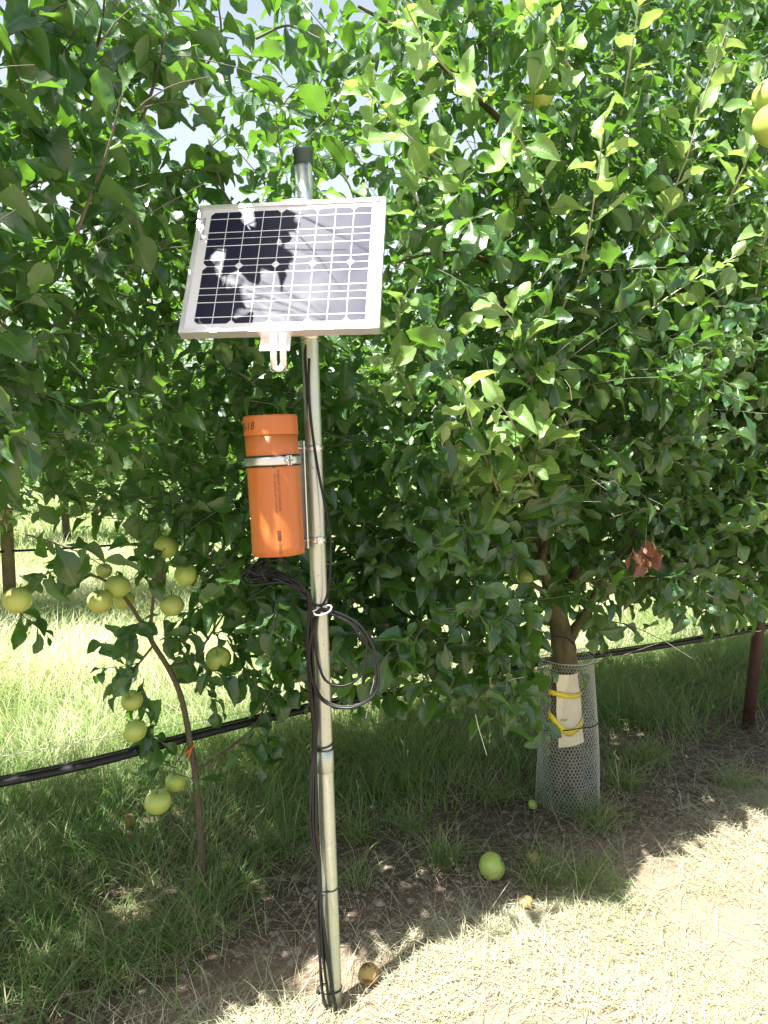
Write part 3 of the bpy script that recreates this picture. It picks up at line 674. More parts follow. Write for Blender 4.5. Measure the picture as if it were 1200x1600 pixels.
hero(treeA, [([(120, 365), (140, 310), (160, 260), (178, 200), (190, 150)], 1.73, 1.47, 0.104),
             ([(220, 190), (238, 140), (250, 95), (262, 40)], 1.78, 1.57, 0.098), ([(300, 130), (330, 90), (345, 50), (340, 0)], 1.88, 1.67, 0.098),
             ([(60, 230), (40, 160), (20, 90)], 1.78, 1.57, 0.104), ([(375, 340), (350, 300), (338, 265)], 1.93, 1.82, 0.091), ([(430, 230), (440, 170), (470, 130)], 2.3, 2.2, 0.091),
             ([(0, 60), (60, 30), (110, 0)], 1.78, 1.57, 0.098), ([(200, 420), (230, 390), (270, 370)], 1.88, 1.72, 0.098), ([(0, 380), (40, 300), (80, 280)], 1.78, 1.62, 0.104),
             ([(400, 60), (450, 40), (500, 60)], 1.93, 1.77, 0.091), ([(150, 80), (160, 30), (165, -30)], 1.88, 1.72, 0.098)], 52, 'leaf')
rng = np.random.default_rng(53)       # withered brown leaves hanging from one spur
P0 = tp(1008, 855, 1.72); PP = P0+rng.normal(0, .016, (12, 3))+np.linspace(-.045, .045, 12)[:, None]*[1, .2, .25]; DD = np.array([0, 0, -1])+rng.normal(0, .34, (12, 3)); NN = rng.normal(0, 1, (12, 3))+[0, -1, 0]
v, f, uv, tn_ = leaf_mesh(PP, DD, NN, rng.uniform(.045, .085, 12), rng, HI); o = mk('withered_leaves', v, f, M['leaf_dead'], treeB, uv=uv, var={'tone': tn_}); o['label'] = 'brown withered leaves hanging from a broken spur'
b = MB(); b.tube(smoothline([tp(1012, 780, 1.9), tp(1010, 820, 1.75), P0], 4), .0025, 6); b.build('spur', M['twig'], treeB)

# ------------------------------------------------------------------ rows behind
def far_tree(seed, nsh):
    rng = np.random.default_rng(seed); root = empty('apple_tree', (0, 0, 0))
    mb = MB(); P = smoothline([(0, 0, -.05), (.03, .02, .6), (-.02, 0, 1.6), (.02, 0, 2.6), (0, 0, 3.6)], 6); mb.add(*tube(P, np.linspace(.06, .01, len(P)), 9, True, .05, rng)); mb.build('trunk', M['bark'], root)
    for i in range(5):
        b = MB(); z = .8+.5*i; t = rng.uniform(0, 6.28); b.tube(smoothline([(0, 0, z), (.4*math.cos(t), .35*math.sin(t), z+.15), (.75*math.cos(t), .6*math.sin(t), z+.4)], 4), np.linspace(.02, .006, 9), 6); b.build('branch', M['bark'], root)
    p = np.stack([rng.uniform(-.85, .85, nsh*2), rng.uniform(-.8, .8, nsh*2), rng.uniform(.75, 3.9, nsh*2)], 1)
    nz = noise3(p, 3.1, seed); h = np.interp(p[:, 2], [.7, 1.2, 2.2, 3.2, 3.9], [.35, .7, .75, .5, .15])*(1+.2*nz)
    p = p[(np.hypot(p[:, 0]*.8, p[:, 1]) < h) & (noise3(p, 6, seed+1) > -.5)][:nsh]
    d = p*[1.2, 1.2, 0]+[0, 0, .5]+rng.normal(0, .4, (len(p), 3))
    P, D, N, S, st = shoot_leaves(p, d, rng.uniform(.15, .42, len(p)), rng, size=.082, spacing=.034)
    v, f, uv, tn = leaf_mesh(P, D, N, S, rng, LO); mk('crown', v, f, M['leaf_far'], root, uv=uv, var={'tone': tn})
    return root
protos = [far_tree(70+k, 620) for k in range(3)]
rng = np.random.default_rng(80); used = set()
def plant(a, o, k, label, group, s=1.0):
    r = protos[k] if k not in used else copy_tree(protos[k]); used.add(k)
    tag(r, label, 'apple tree', group); r.location = rowp(a, o, 0); r.rotation_euler = (0, 0, TH+(0 if rng.uniform() < .5 else math.pi)+rng.normal(0, .12)); r.scale = (s*1.05, s, s*rng.uniform(.9, 1.03))
for i in range(9): plant(-1.6+1.5*i+rng.normal(0, .06), 6.75, i % 3, 'sunlit apple tree in the second row, across the grass lane', 'apple trees of the second row', .96)
for i in range(11): plant(-1.8+1.5*i, 11.2, (i+1) % 3, 'apple tree in the third row, glimpsed through the second', 'apple trees of the third row')
for i in range(12): plant(-1.8+1.7*i, 15.8, (i+2) % 3, 'apple tree in the fourth row, seen only through gaps', 'apple trees of the fourth row', 1.05)

# ------------------------------------------------------------------ hoses, wires, posts
def line_obj(name, a0, a1, o, z, r, mt, label, cat, sag=.0, n=60, seed=0, group=None, seg=8):
    rg = np.random.default_rng(seed); a = np.linspace(a0, a1, n); ph = rg.uniform(0, 6, 3)
    zz = z + sag*np.sin(a*2.1+ph[0]) + sag*.5*np.sin(a*4.7+ph[1]); oo = o + sag*.4*np.sin(a*1.7+ph[2])
    P = rowp(a, oo, zz); v, f = tube(P, r, seg); return tag(mk(name, v, f, mt), label, cat, group)
oH = oY+.03
hz = lambda px, py: (float(tp(px, py, oH)@RA), float(tp(px, py, oH)[2]))
hp = [hz(x, y) for x, y in ((-150, 1252), (0, 1224), (150, 1192), (300, 1152), (400, 1127), (520, 1100), (640, 1080), (760, 1055), (850, 1035), (980, 1018), (1080, 1002), (1180, 983), (1350, 955))]
P = smoothline([rowp(a, oH, z) for a, z in hp], 8); P = np.vstack([rowp(-3.0, oH, hp[0][1])[None], P, rowp(8, oH, hp[-1][1])[None]])
root = empty('drip_hose', P[5]*[1, 1, 0]+[0, 0, P[5][2]], 'thick black drip irrigation hose slung along the front tree row', 'hose')
v, f = tube(P, .0125, 12); mk('hose', v, f, M['hose'], root)
P2 = P+[0, 0, .0165]+RO*.004; v, f = tube(P2[1:-1], .0042, 6); mk('carrier_wire', v, f, M['hose'], root)
for px in (478, 640, 760, 1090):
    q = P[np.argmin(np.abs(P@RA-hz(px, 1100)[0]))]; b = MB(); b.lathe([(.0127, -.004), (.0145, -.004), (.0145, .004), (.0127, .004)], q, RA, 12); b.build('clip', M['rubber'], root)
line_obj('drip_hose', -3, 12, 6.72, .60, .010, M['hose'], 'black drip hose along the second row across the grass lane', 'hose', .012, seed=3)
line_obj('trellis_wire', -3, 9, oY+.05, float(tp(100, 1173, oY)[2]), .0013, M['wire'], 'thin low trellis wire just above the thick drip hose', 'wire', .004, seg=5)
line_obj('trellis_wire', -3, 9, 2.36, 1.82, .0013, M['wire'], 'thin trellis wire at the height of the solar panel', 'wire', .004, seed=5, seg=5)
line_obj('trellis_wire', -3, 9, 2.36, 2.62, .0013, M['wire'], 'thin top trellis wire crossing the sky gap', 'wire', .004, seed=6, seg=5)
line_obj('trellis_wire', -3, 12, 6.7, .95, .0016, M['wire'], 'thin low trellis wire of the second row', 'wire', .004, seed=7, seg=5)
line_obj('trellis_wire', -3, 12, 6.7, 2.9, .0018, M['wire'], 'thin high trellis wire of the second row', 'wire', .004, seed=8, seg=5)
# rust brown post
fP = on_ground(1166, 1140); oP = float(fP@RO); top = fP + (tp(1188, 950, oP)-fP)*2.9
root = empty('steel_post', fP, 'rust brown steel post carrying the hose at the edge of the grass', 'post')
b = MB(); b.tube([fP-[0, 0, .1], (fP+top)/2, top], .030, 20); b.build('tube', M['rust'], root)
b = MB(); q = tp(1178, 984, oP); b.tube(smoothline([q+RA*.031*math.cos(t)-RO*.031*math.sin(t)*1.0 for t in np.linspace(-.3, math.pi+.3, 10)], 2), .0025, 6); b.build('wire_loop', M['wire'], root)
fQ = on_ground(20, 975); fQ = rowp(.26, 6.75, 0)
root = empty('wooden_post', fQ, 'weathered wooden post in the second row behind the hanging apples', 'post')
b = MB(); b.tube([fQ-[0, 0, .1], fQ+[0, 0, 1.2], fQ+[.02, 0, 2.6]], .05, 12); b.build('stake', M['wood_post'], root)

# ------------------------------------------------------------------ wire netting guard, card, thin tube
cG = (on_ground(888, 1252)); gr_ = .13; gh = .62
ca = math.cos
nA = 54; cell = 2*math.pi*gr_/nA; rowh = cell*.866; nR = int(gh/rowh)
rng = np.random.default_rng(90)
def gpt(u, z):
    th = u/gr_; k = 1-.16*(z/gh)+.03*math.sin(3*th+z*9)+.02*math.sin(7*th+5*z); rr = gr_*k
    ax_ = cG + (tp(885, 1018, oB)-cG)*(z/gh)
    return np.array([ax_[0]+rr*math.cos(th), ax_[1]+rr*math.sin(th), hgt(cG[0], cG[1])+z])
E = []
for r_ in range(nR):
    for c in range(nA):
        x0 = (c+(.5 if r_ % 2 else 0))*cell; z0 = r_*rowh; a1 = cell*.5; hh = rowh
        # one vertical twist and two slanted wires for every hexagon
        E.append((gpt(x0, z0+.0), gpt(x0, z0+hh*.45)))
        E.append((gpt(x0, z0+hh*.45), gpt(x0+a1, z0+hh))); E.append((gpt(x0, z0+hh*.45), gpt(x0-a1, z0+hh)))
V = []; F = []
for p, q in E:
    if rng.uniform() < .015: continue
    p = p+rng.normal(0, .0006, 3); v, f = tube([p, q], .00068, 3, False); n0 = len(V); V += list(v); F += [tuple(i+n0 for i in g) for g in f]
root = empty('wire_guard', cG, 'hexagonal wire netting cylinder standing round the forked apple trunk', 'tree guard')
mk('netting', np.array(V), F, M['wire'], root)
for z_, rr in ((.33, .0022), (.615, .0012)):
    b = MB(); b.tube([gpt(t*gr_, z_+.03*math.sin(t+2.6)*(z_ < .5))*1 + (gpt(t*gr_, z_)-cG)*[.03, .03, 0] for t in np.linspace(0, 2*math.pi, 40)], rr, 6, False); b.build('tie_loop', M['cable'] if z_ < .5 else M['wire'], root)
# card on the trunk, with two yellow tapes
oc = oB-.080
c0 = [tp(872, 1055, oc), tp(907, 1052, oc), tp(916, 1160, oc), tp(876, 1170, oc)]
root = empty('tag_card', (c0[2]+c0[3])/2, 'cream card taped to the guarded trunk with two yellow bands', 'card')
V = []; nu, nv = 8, 16
nrmC = nrm(-RO*1.0+RA*.1)
for j in range(nv+1):
    for i in range(nu+1):
        u, v_ = i/nu, j/nv; p = (c0[0]*(1-u)+c0[1]*u)*(1-v_)+(c0[3]*(1-u)+c0[2]*u)*v_
        V.append(p + nrmC*(.018*math.sin(math.pi*u)-.012+.003*math.sin(9*v_+4*u)))
V2 = [p - nrmC*.0008 for p in V]; w1 = nu+1; nV = len(V)
F = [(j*w1+i, (j+1)*w1+i, (j+1)*w1+i+1, j*w1+i+1) for j in range(nv) for i in range(nu)]; F += [tuple(k+nV for k in f[::-1]) for f in F]
mk('sheet', np.array(V+V2), F, M['card'], root)
for ys, sag, wd in (((1083, 1085), 4, 8), ((1133, 1132), 16, 12)):
    V = []; K = 14
    for i in range(K+1):
        t = i/K; x = 864+(915-864)*t if ys[0] < 1100 else 864+(919-864)*t; y = ys[0]*(1-t)+ys[1]*t+sag*math.sin(math.pi*min(1, t*1.0))*.8
        if ys[0] > 1100: y = 1118+26*math.sin(min(1, t/.42)*math.pi/2) - (0 if t < .42 else 22*((t-.42)/.58)**1.4)
        bul = .034*math.sin(math.pi*t)**.6-.016
        for s_ in (0, 1): V.append(tp(x, y+wd*s_*1.0-wd*.5, oc)+nrmC*(bul-.0085))
    F = [(2*i, 2*i+1, 2*i+3, 2*i+2) for i in range(K)]; mb = MB().add(V, F); o = mb.build('tape_band', M['yellow_tape'], root); s = o.modifiers.new('t', 'SOLIDIFY'); s.thickness = .0006
def text_mesh(txt, size, extr=.0):
    cu = bpy.data.curves.new('t', 'FONT'); cu.body = txt; cu.size = size; cu.resolution_u = 3; cu.extrude = extr; cu.align_x = 'LEFT'
    ob = bpy.data.objects.new('t', cu); COL.objects.link(ob); bpy.context.view_layer.update()
    me = bpy.data.meshes.new_from_object(ob.evaluated_get(bpy.context.evaluated_depsgraph_get())); bpy.data.objects.remove(ob)
    V = np.array([v.co[:] for v in me.vertices]); F = [tuple(p.vertices) for p in me.polygons]; bpy.data.meshes.remove(me); return V, F
V, F = text_mesh('cur', .019); ex = nrm(c0[2]-c0[3]); ez = nrm(c0[0]-c0[3]); q0 = c0[3]+(c0[0]-c0[3])*.37+ex*.006
V = np.array([q0+ex*(x+.25*y)+ez*y+nrmC*(.018*math.sin(math.pi*min(1, max(0, (x+.006)/.075)))-.0085) for x, y, z in V]); mk('lettering', V, F, M['ink'], root, smooth=False)
# thin irrigation tube looped round the forked tree
P = smoothline([tp(x, y, o) for x, y, o in ((745, 1052, oB+.1), (780, 1020, oB+.02), (820, 1005, oB-.07), (858, 996, oB-.09), (885, 997, oB-.085), (900, 1012, oB-.02), (893, 1025, oB+.05), (860, 1024, oB+.06))], 8)
v, f = tube(P, .0028, 6); tag(mk('thin_tube', v, f, M['hose']), 'thin black drip tube looped round the trunk above the netting', 'tube')
# orange tie on the young stem
root_t = empty('plant_tie', tp(300, 1172, oY), 'orange tie holding the young stem to the hose', 'tie')
b = MB(); q = tp(297, 1168, oY); b.tube(smoothline([q+[0.013*math.cos(t), -.014*math.sin(t)-.002, .012*math.cos(t+.4)] for t in np.linspace(0, 2*math.pi, 12)], 3), .0028, 6, False); b.build('loop', M['orange_tie'], root_t)
b = MB(); b.tube(smoothline([q+[.008, -.014, .006], q+[.004, -.017, -.012], q+[-.002, -.016, -.03]], 4), [.003]*9, 5); b.build('tail', M['orange_tie'], root_t)

# ------------------------------------------------------------------ the pole
PB = np.array([-.133, 1.84, 0.0]); PT = np.array([-.195, 1.85, 2.2]); pax = nrm(PT-PB)
def pol(z): return PB+(PT-PB)*(z/2.2)
PR = .0212
pole = empty('steel_pole', PB, 'tall leaning galvanised steel pole carrying the solar panel and orange tube', 'pole')
b = MB(); b.lathe([(0, -.12), (PR, -.12)]+[(PR, z) for z in np.linspace(.1, .66, 4)]+[(PR*.985, z) for z in np.linspace(.675, 2.19, 8)]+[(PR-.002, 2.19), (0, 2.185)], PB, pax, 40); b.build('tube', M['galv'], pole)
b = MB(); b.lathe([(PR*.98, .652), (PR+.0014, .653), (PR+.0016, .71), (PR*.98, .711)], PB, pax, 40); b.build('coupling_sleeve', M['galv'], pole)
b = MB(); b.lathe([(PR*.96, .4495), (PR+.0005, .4497), (PR+.0006, .4515), (PR*.96, .452)], PB, pax, 40); b.build('weld_ring', M['galv'], pole)
b = MB(); b.lathe([(PR+.0002, 2.165), (PR+.0014, 2.165), (PR+.0014, 2.192), (PR+.0035, 2.193), (PR+.0035, 2.199), (PR+.001, 2.203), (0, 2.203)], PB, pax, 40); b.build('pole_cap', M['cap_green'], pole)

# ------------------------------------------------------------------ the solar panel
TLp, TRp, BRp, BLp = [EYE+(np.array(p)-EYE)*.965 for p in ([-.4517, 1.8918, 2.0736], [.0054, 1.8402, 2.0776], [-.0106, 1.6729, 1.7461], [-.4677, 1.7245, 1.7421])]
pc = (TLp+TRp+BRp+BLp)/4; pu = nrm((TRp-TLp)+(BRp-BLp)); pv = (BLp-TLp)+(BRp-TRp); pv = nrm(pv-pu*(pv@pu)); pn = np.cross(pu, -pv); 
if pn[1] > 0: pn = -pn
HW, HH = .2220, .1793
def pp(u, v, n=0.0): return pc+pu*u+pv*v+pn*n          # panel coordinates: u across, v down, n outwards
sol = empty('solar_panel', pc-pn*.03, 'tilted solar panel with a white metal frame clamped near the top of the pole', 'solar panel')
fd, fw = .012, .009
def frame_prism():
    mb = MB()
    prof = [(0, -fd), (0, fd), (-fw, fd), (-fw, fd-.003), (-.003, fd-.004), (-.003, -fd+.002), (-fw*1.3, -fd+.002), (-fw*1.3, -fd)]
    V = []; cs = ((-1, -1), (1, -1), (1, 1), (-1, 1))
    for sx, sy in cs:
        for d_, n_ in prof: V.append(pp(sx*(HW+d_), sy*(HH+d_), n_))
    k = len(prof); F = [(i*k+j, i*k+(j+1) % k, ((i+1) % 4)*k+(j+1) % k, ((i+1) % 4)*k+j) for i in range(4) for j in range(k)]
    return mb.add(V, F)
frame_prism().build('frame', M['alu'], sol, smooth=False)
def glass_mat(name, c, rough):
    m = mat(name, c, .45); t = NT(m)
    t.b.inputs['Coat Weight'].default_value = .22; t.b.inputs['Specular IOR Level'].default_value = .1; t.b.inputs['Coat Roughness'].default_value = rough; t.b.inputs['Coat IOR'].default_value = 1.45
    n = t.noise(9, 5, .6, t.obj()); t.l(t.ramp(n, [(.3, (rough*.7,)*3), (.8, (rough*1.4,)*3)]), t.b.inputs['Coat Roughness'])
    return m
M['backsheet'] = glass_mat('white_backsheet', (.78, .78, .80), .5)
M['cell'] = glass_mat('silicon_cell', (.011, .0125, .036), .48)
M['busbar'] = glass_mat('busbar', (.80, .80, .80), .5)
zf = fd-.0045
b = MB(); b.add([pp(-HW+.003, -HH+.003, zf), pp(HW-.003, -HH+.003, zf), pp(HW-.003, HH-.003, zf), pp(-HW+.003, HH-.003, zf)], [(0, 1, 2, 3)]); b.add([pp(-HW+.003, -HH+.003, zf-.004), pp(HW-.003, -HH+.003, zf-.004), pp(HW-.003, HH-.003, zf-.004), pp(-HW+.003, HH-.003, zf-.004)], [(3, 2, 1, 0)])
b.build('backsheet', M['backsheet'], sol, smooth=False)
u0, u1, v0, v1 = -HW+.030, HW-.030, -HH+.020, HH-.023
du = (u1-u0)/9; dv = (v1-v0)/4; g = .0010; ch = .0085
cells = MB(); bars = MB()
for j in range(4):
    for i in range(9):
        a, b_, c, d = u0+i*du+g, u0+(i+1)*du-g, v0+j*dv+g, v0+(j+1)*dv-g
        cl = i % 2 == 0; ct = j % 2 == 0      # which corner of this quarter cell is cut away
        pts = []
        for (x, y, sx, sy) in ((a, c, 1, 1), (b_, c, -1, 1), (b_, d, -1, -1), (a, d, 1, -1)):
            cut = (sx == (1 if cl else -1)) and (sy == (1 if ct else -1))
            if cut:
                e = [(x+sx*ch, y), (x, y+sy*ch)]
                if (sx, sy) in ((1, 1), (-1, -1)): e = e[::-1]
                pts += e
            else: pts.append((x, y))
        cells.add([pp(x, y, zf+.0005) for x, y in pts], [tuple(range(len(pts)))])
    for fr in (.27, .77):
        y = v0+(j+fr)*dv; bars.add([pp(u0-.002, y-.0011, zf+.0009), pp(u1+.002, y-.0011, zf+.0009), pp(u1+.002, y+.0011, zf+.0009), pp(u0-.002, y+.0011, zf+.0009)], [(0, 1, 2, 3)])
cells.build('cell', M['cell'], sol, smooth=False); bars.build('busbar_strips', M['busbar'], sol, smooth=False)
# barcode sticker on the left margin (printed behind the glass)
b = MB(); rng = np.random.default_rng(7); y = -HH+.035
while y < -HH+.10:
    h_ = rng.choice([.0008, .0015, .0022]); b.add([pp(-HW+.0125, y, zf+.0006), pp(-HW+.0195, y, zf+.0006), pp(-HW+.0195, y+h_, zf+.0006), pp(-HW+.0125, y+h_, zf+.0006)], [(0, 1, 2, 3)]); y += h_+rng.choice([.0008, .0015])
b.build('barcode', mat('barcode_grey', (.25, .26, .30), .4), sol, smooth=False)
# mounting hardware
br = empty('mounting_bracket', pp(-.01, HH, 0)); br.parent = sol; br.location = Vector(pp(-.01, HH, 0))-Vector(sol.location)
ub = -.008
b = MB(); b.box(pp(ub, HH+.0015, .0), (pu, pv, pn), (.034, .0016, .0165)); b.box(pp(ub, HH-.004, fd+.0012), (pu, pv, pn), (.034, .0075, .0012)); b.box(pp(ub, HH+.018, -.014), (pu, pv, pn), (.034, .0165, .0016)); b.build('clamp_plate', M['white_metal'], br, smooth=False, bevel=.0006)
for s in (-1, 1):
    b = MB(); c = at_y(435+s*7.6, 547, 1.60); b.tube([c+[0, 0, .035], c+[0, 0, .0], c-[0, 0, .034]], .0072, 14); b.build('rod', M['white_metal'], br)  # rods and bend in white: the sun glare on steel put into colour
b = MB(); c = at_y(435, 570, 1.60); b.tube(smoothline([c+[-.011, 0, .006], c+[-.007, 0, -.006], c+[0, 0, -.009], c+[.007, 0, -.006], c+[.011, 0, .006]], 4), .0066, 10); b.build('bolt_bend', M['white_metal'], br)
b = MB(); c = at_y(435, 574, 1.60)
for s in (-1, 1): b.tube([c+[s*.013, 0, .012], c+[s*.017, -.002, -.006], c+[s*.009, 0, -.010]], .0012, 5)
b.build('wire_clip', M['zinc'], br)
b = MB(); q = pol(1.76); b.box((q+pp(ub, HH-.01, -.02))/2, (nrm(q-pp(ub, HH-.01, -.02)), nrm(np.cross(q-pp(ub, HH-.01, -.02), UP)), UP), (np.linalg.norm(q-pp(ub, HH-.01, -.02))/2-.012, .015, .0018)); b.build('strut', M['zinc'], br, smooth=False)
b = MB(); b.lathe([(PR+.0002, 1.75), (PR+.002, 1.75), (PR+.002, 1.775), (PR+.0002, 1.775)], PB, pax, 28); b.build('pole_clamp', M['zinc'], br)
b = MB(); b.box(pp(.005, -HH-.0015, .0), (pu, pv, pn), (.030, .0016, .016)); b.box(pp(.005, -HH+.004, fd+.0012), (pu, pv, pn), (.030, .0065, .0012)); b.build('top_clamp', M['white_metal'], sol, smooth=False, bevel=.0006)
for s, px in ((-1, 463), (1, 472)):
    b = MB(); c = at_y(px, 306, 1.79); b.lathe([(0, -.006), (.0042, -.006), (.0042, .0), (.0028, .001), (.0028, .010), (0, .011)], c, UP, 8); b.build('bolt', M['steel_bright'], sol, smooth=False)
b = MB(); b.box(pp(.05, -.02, -.022), (pu, pv, pn), (.035, .03, .010)); b.build('junction_box', M['rubber'], sol, smooth=False, bevel=.002)

# ------------------------------------------------------------------ orange instrument tube
T1 = np.array([-.2737, 1.79, 1.563]); T0 = np.array([-.2567, 1.785, 1.229]); tax = nrm(T1-T0); TL_ = np.linalg.norm(T1-T0); TR_ = .0632
tub = empty('instrument_tube', T0, 'orange plastic pipe housing with a cap, banded to the pole above the cables', 'pipe housing')
zc = TL_-.047
b = MB(); b.lathe([(TR_-.004, .004), (TR_-.004, 0), (TR_, 0)]+[(TR_, z) for z in np.linspace(.02, zc, 8)]+[(0, zc+.002)], T0, tax, 72); b.build('pipe', M['orange'], tub)
b = MB(); b.lathe([(TR_+.0002, zc-.0), (TR_+.0014, zc+.0005), (TR_+.0018, zc+.002), (TR_+.0018, TL_-.006), (TR_+.0010, TL_-.002), (TR_-.001, TL_), (TR_-.006, TL_), (TR_-.009, TL_-.003), (0, TL_-.003)], T0, tax, 72); b.build('cap', M['orange'], tub)
b = MB(); b.lathe([(TR_-.004, .05), (TR_-.0041, .045), (0, .045)], T0, tax, 40); b.build('inner_plug', M['rubber'], tub)
zb = 1.455-T0[2]; bd = zb
b = MB(); b.lathe([(TR_+.0004, bd-.0135), (TR_+.0026, bd-.0135), (TR_+.0026, bd+.0135), (TR_+.0004, bd+.0135)], T0, tax, 72); b.build('rubber_lining', M['rubber'], tub)
b = MB(); b.lathe([(TR_+.0027, bd-.0095), (TR_+.0045, bd-.0095), (TR_+.0050, bd-.006), (TR_+.0050, bd+.006), (TR_+.0045, bd+.0095), (TR_+.0027, bd+.0095)], T0, tax, 72); band = b.build('clamp_band', M['zinc'], tub)
def tsurf(th, z, r): # point on the tube: th = 0 faces the camera, + turns to the right
    fw_ = nrm(-(np.array([T0[0], T0[1], 0]))); fw_ = nrm(fw_-tax*(fw_@tax)); rt = nrm(np.cross(tax, fw_)); rt = rt if rt[0] > 0 else -rt
    return T0+tax*z+fw_*r*math.cos(th)+rt*r*math.sin(th), nrm(fw_*math.cos(th)+rt*math.sin(th)), nrm(-fw_*math.sin(th)+rt*math.cos(th))
for th in (.50, .60):
    c, n_, t_ = tsurf(th, bd, TR_+.0085); b = MB(); b.box(c, (t_, tax, n_), (.0022, .012, .0045)); b.build('band_lug', M['zinc'], band, smooth=False, bevel=.0008)
c, n_, t_ = tsurf(.55, bd, TR_+.012); b = MB(); b.lathe([(0, -.009), (.0035, -.009), (.0035, -.006), (.0018, -.006), (.0018, .008), (0, .008)], c, t_, 10); b.build('screw', M['steel_bright'], band)
c, n_, t_ = tsurf(-1.25, .092, TR_+.0015); b = MB(); b.lathe([(0, -.002), (.0032, -.002), (.003, .001), (0, .0025)], c, n_, 12); b.build('screw', M['steel_bright'], tub)
# marker writing and factory print, wrapped round the pipe
def wrap(txt, size, th0, z0, r, vertical, mt, name, slant=0, sx=1.0):
    V, F = text_mesh(txt, size); out = []
    for x, y, z in V:
        x = x*sx
        if vertical: th, zz = th0+y/r, z0-x
        else: th, zz = th0+(x+slant*y)/r, z0+y+x*.06
        out.append(tsurf(th, zz, r+.0003)[0])
    return mk(name, np.array(out), F, M[mt], tub, smooth=False)
wrap('05-18', .0265, -1.52, TL_-.036, TR_+.0018, False, 'ink', 'marker_writing', .15, .95)
wrap('KG SN8 DN/OD 125x3.7 CLASS B EN 13476', .0092, .115, .205, TR_, True, 'print', 'factory_print', sx=.56)
wrap('PVC-U  DIN EN 1401  24.03.17 14:22 M 04 1274', .0075, -.005, .195, TR_, True, 'print', 'factory_print', sx=.60)
wrap('m DN/OD 125', .0110, .03, .040, TR_, True, 'print', 'factory_print', sx=.75)
b = MB(); rng = np.random.default_rng(8); z = .062
while z > .042-.002:
    h_ = rng.choice([.0007, .0012, .002]); q = [tsurf(.00, z, TR_+.0003)[0], tsurf(.15, z, TR_+.0003)[0], tsurf(.15, z-h_, TR_+.0003)[0], tsurf(.00, z-h_, TR_+.0003)[0]]; m_ = [tsurf(.075, z, TR_+.0003)[0], tsurf(.075, z-h_, TR_+.0003)[0]]
    b.add([q[0], m_[0], q[1], q[2], m_[1], q[3]], [(0, 1, 4, 5), (1, 2, 3, 4)]); z -= h_+rng.choice([.0006, .0011])
b.build('barcode', M['print'], tub, smooth=False)
V = []; 
for k in range(24):
    t = 2*math.pi*k/24; V += [tsurf(.03+.075*math.cos(t), .214+.0048*math.sin(t), TR_+.0003)[0], tsurf(.03+.045*math.cos(t), .214+.0028*math.sin(t), TR_+.0003)[0]]
mk('print_ring', np.array(V), [(2*k, 2*k+1, (2*k+3) % 48, (2*k+2) % 48) for k in range(24)], M['print'], tub, smooth=False)
# rail between tube and pole, with two pole clamps
r1, r0 = 1.503, 1.237
ctr = lambda z: (T0+(T1-T0)*((z-T0[2])/(T1[2]-T0[2])))*np.array([1, 1, 1])
def railp(z): a = ctr(z); q = pol(z); d = nrm((a-q)*[1, 1, 0]); return q+d*(PR+.0115), d
ra, da = railp(r0); rb, db = railp(r1); side = nrm(np.cross(pax, da))
rail = MB(); rail.box((ra+rb)/2, (side, da, nrm(rb-ra)), (.013, .0018, np.linalg.norm(rb-ra)/2)); rail.box((ra+rb)/2+da*.006-side*.0125, (side, da, nrm(rb-ra)), (.0012, .006, np.linalg.norm(rb-ra)/2)); rail.build('mounting_rail', M['zinc'], tub, smooth=False, bevel=.0005)
for z in (1.4855, 1.2565):
    b = MB(); b.lathe([(PR+.0002, z-.0075), (PR+.0022, z-.0075), (PR+.0022, z+.0075), (PR+.0002, z+.0075)], PB, pax, 36); cl_ = b.build('pole_clamp', M['zinc'], tub)
    q, d = railp(z); b = MB(); b.lathe([(0, -.014), (.0032, -.014), (.0032, .016), (.0062, .016), (.0062, .021), (0, .021)], q, d, 6); b.build('bolt', M['zinc'], cl_, smooth=False)
    c = pol(z)+nrm(np.array([.35, -.94, 0]))*(PR+.005); b = MB(); b.box(c, (nrm(np.array([.94, .35, 0])), pax, nrm(np.array([.35, -.94, 0]))), (.0075, .009, .0045)); b.build('clamp_lug', M['zinc'], cl_, smooth=False, bevel=.001)
    b = MB(); b.lathe([(0, -.001), (.0036, -.001), (.0036, .004), (0, .0045)], c+nrm(np.array([.35, -.94, 0]))*.004, nrm(np.array([.35, -.94, 0])), 6); b.build('bolt', M['steel_bright'], cl_, smooth=False)
q, d = railp(1.455); b = MB(); b.lathe([(0, -.004), (.004, -.004), (.004, .010), (.006, .010), (.006, .016), (0, .016)], q, d, 10); b.build('stud', M['zinc'], tub)

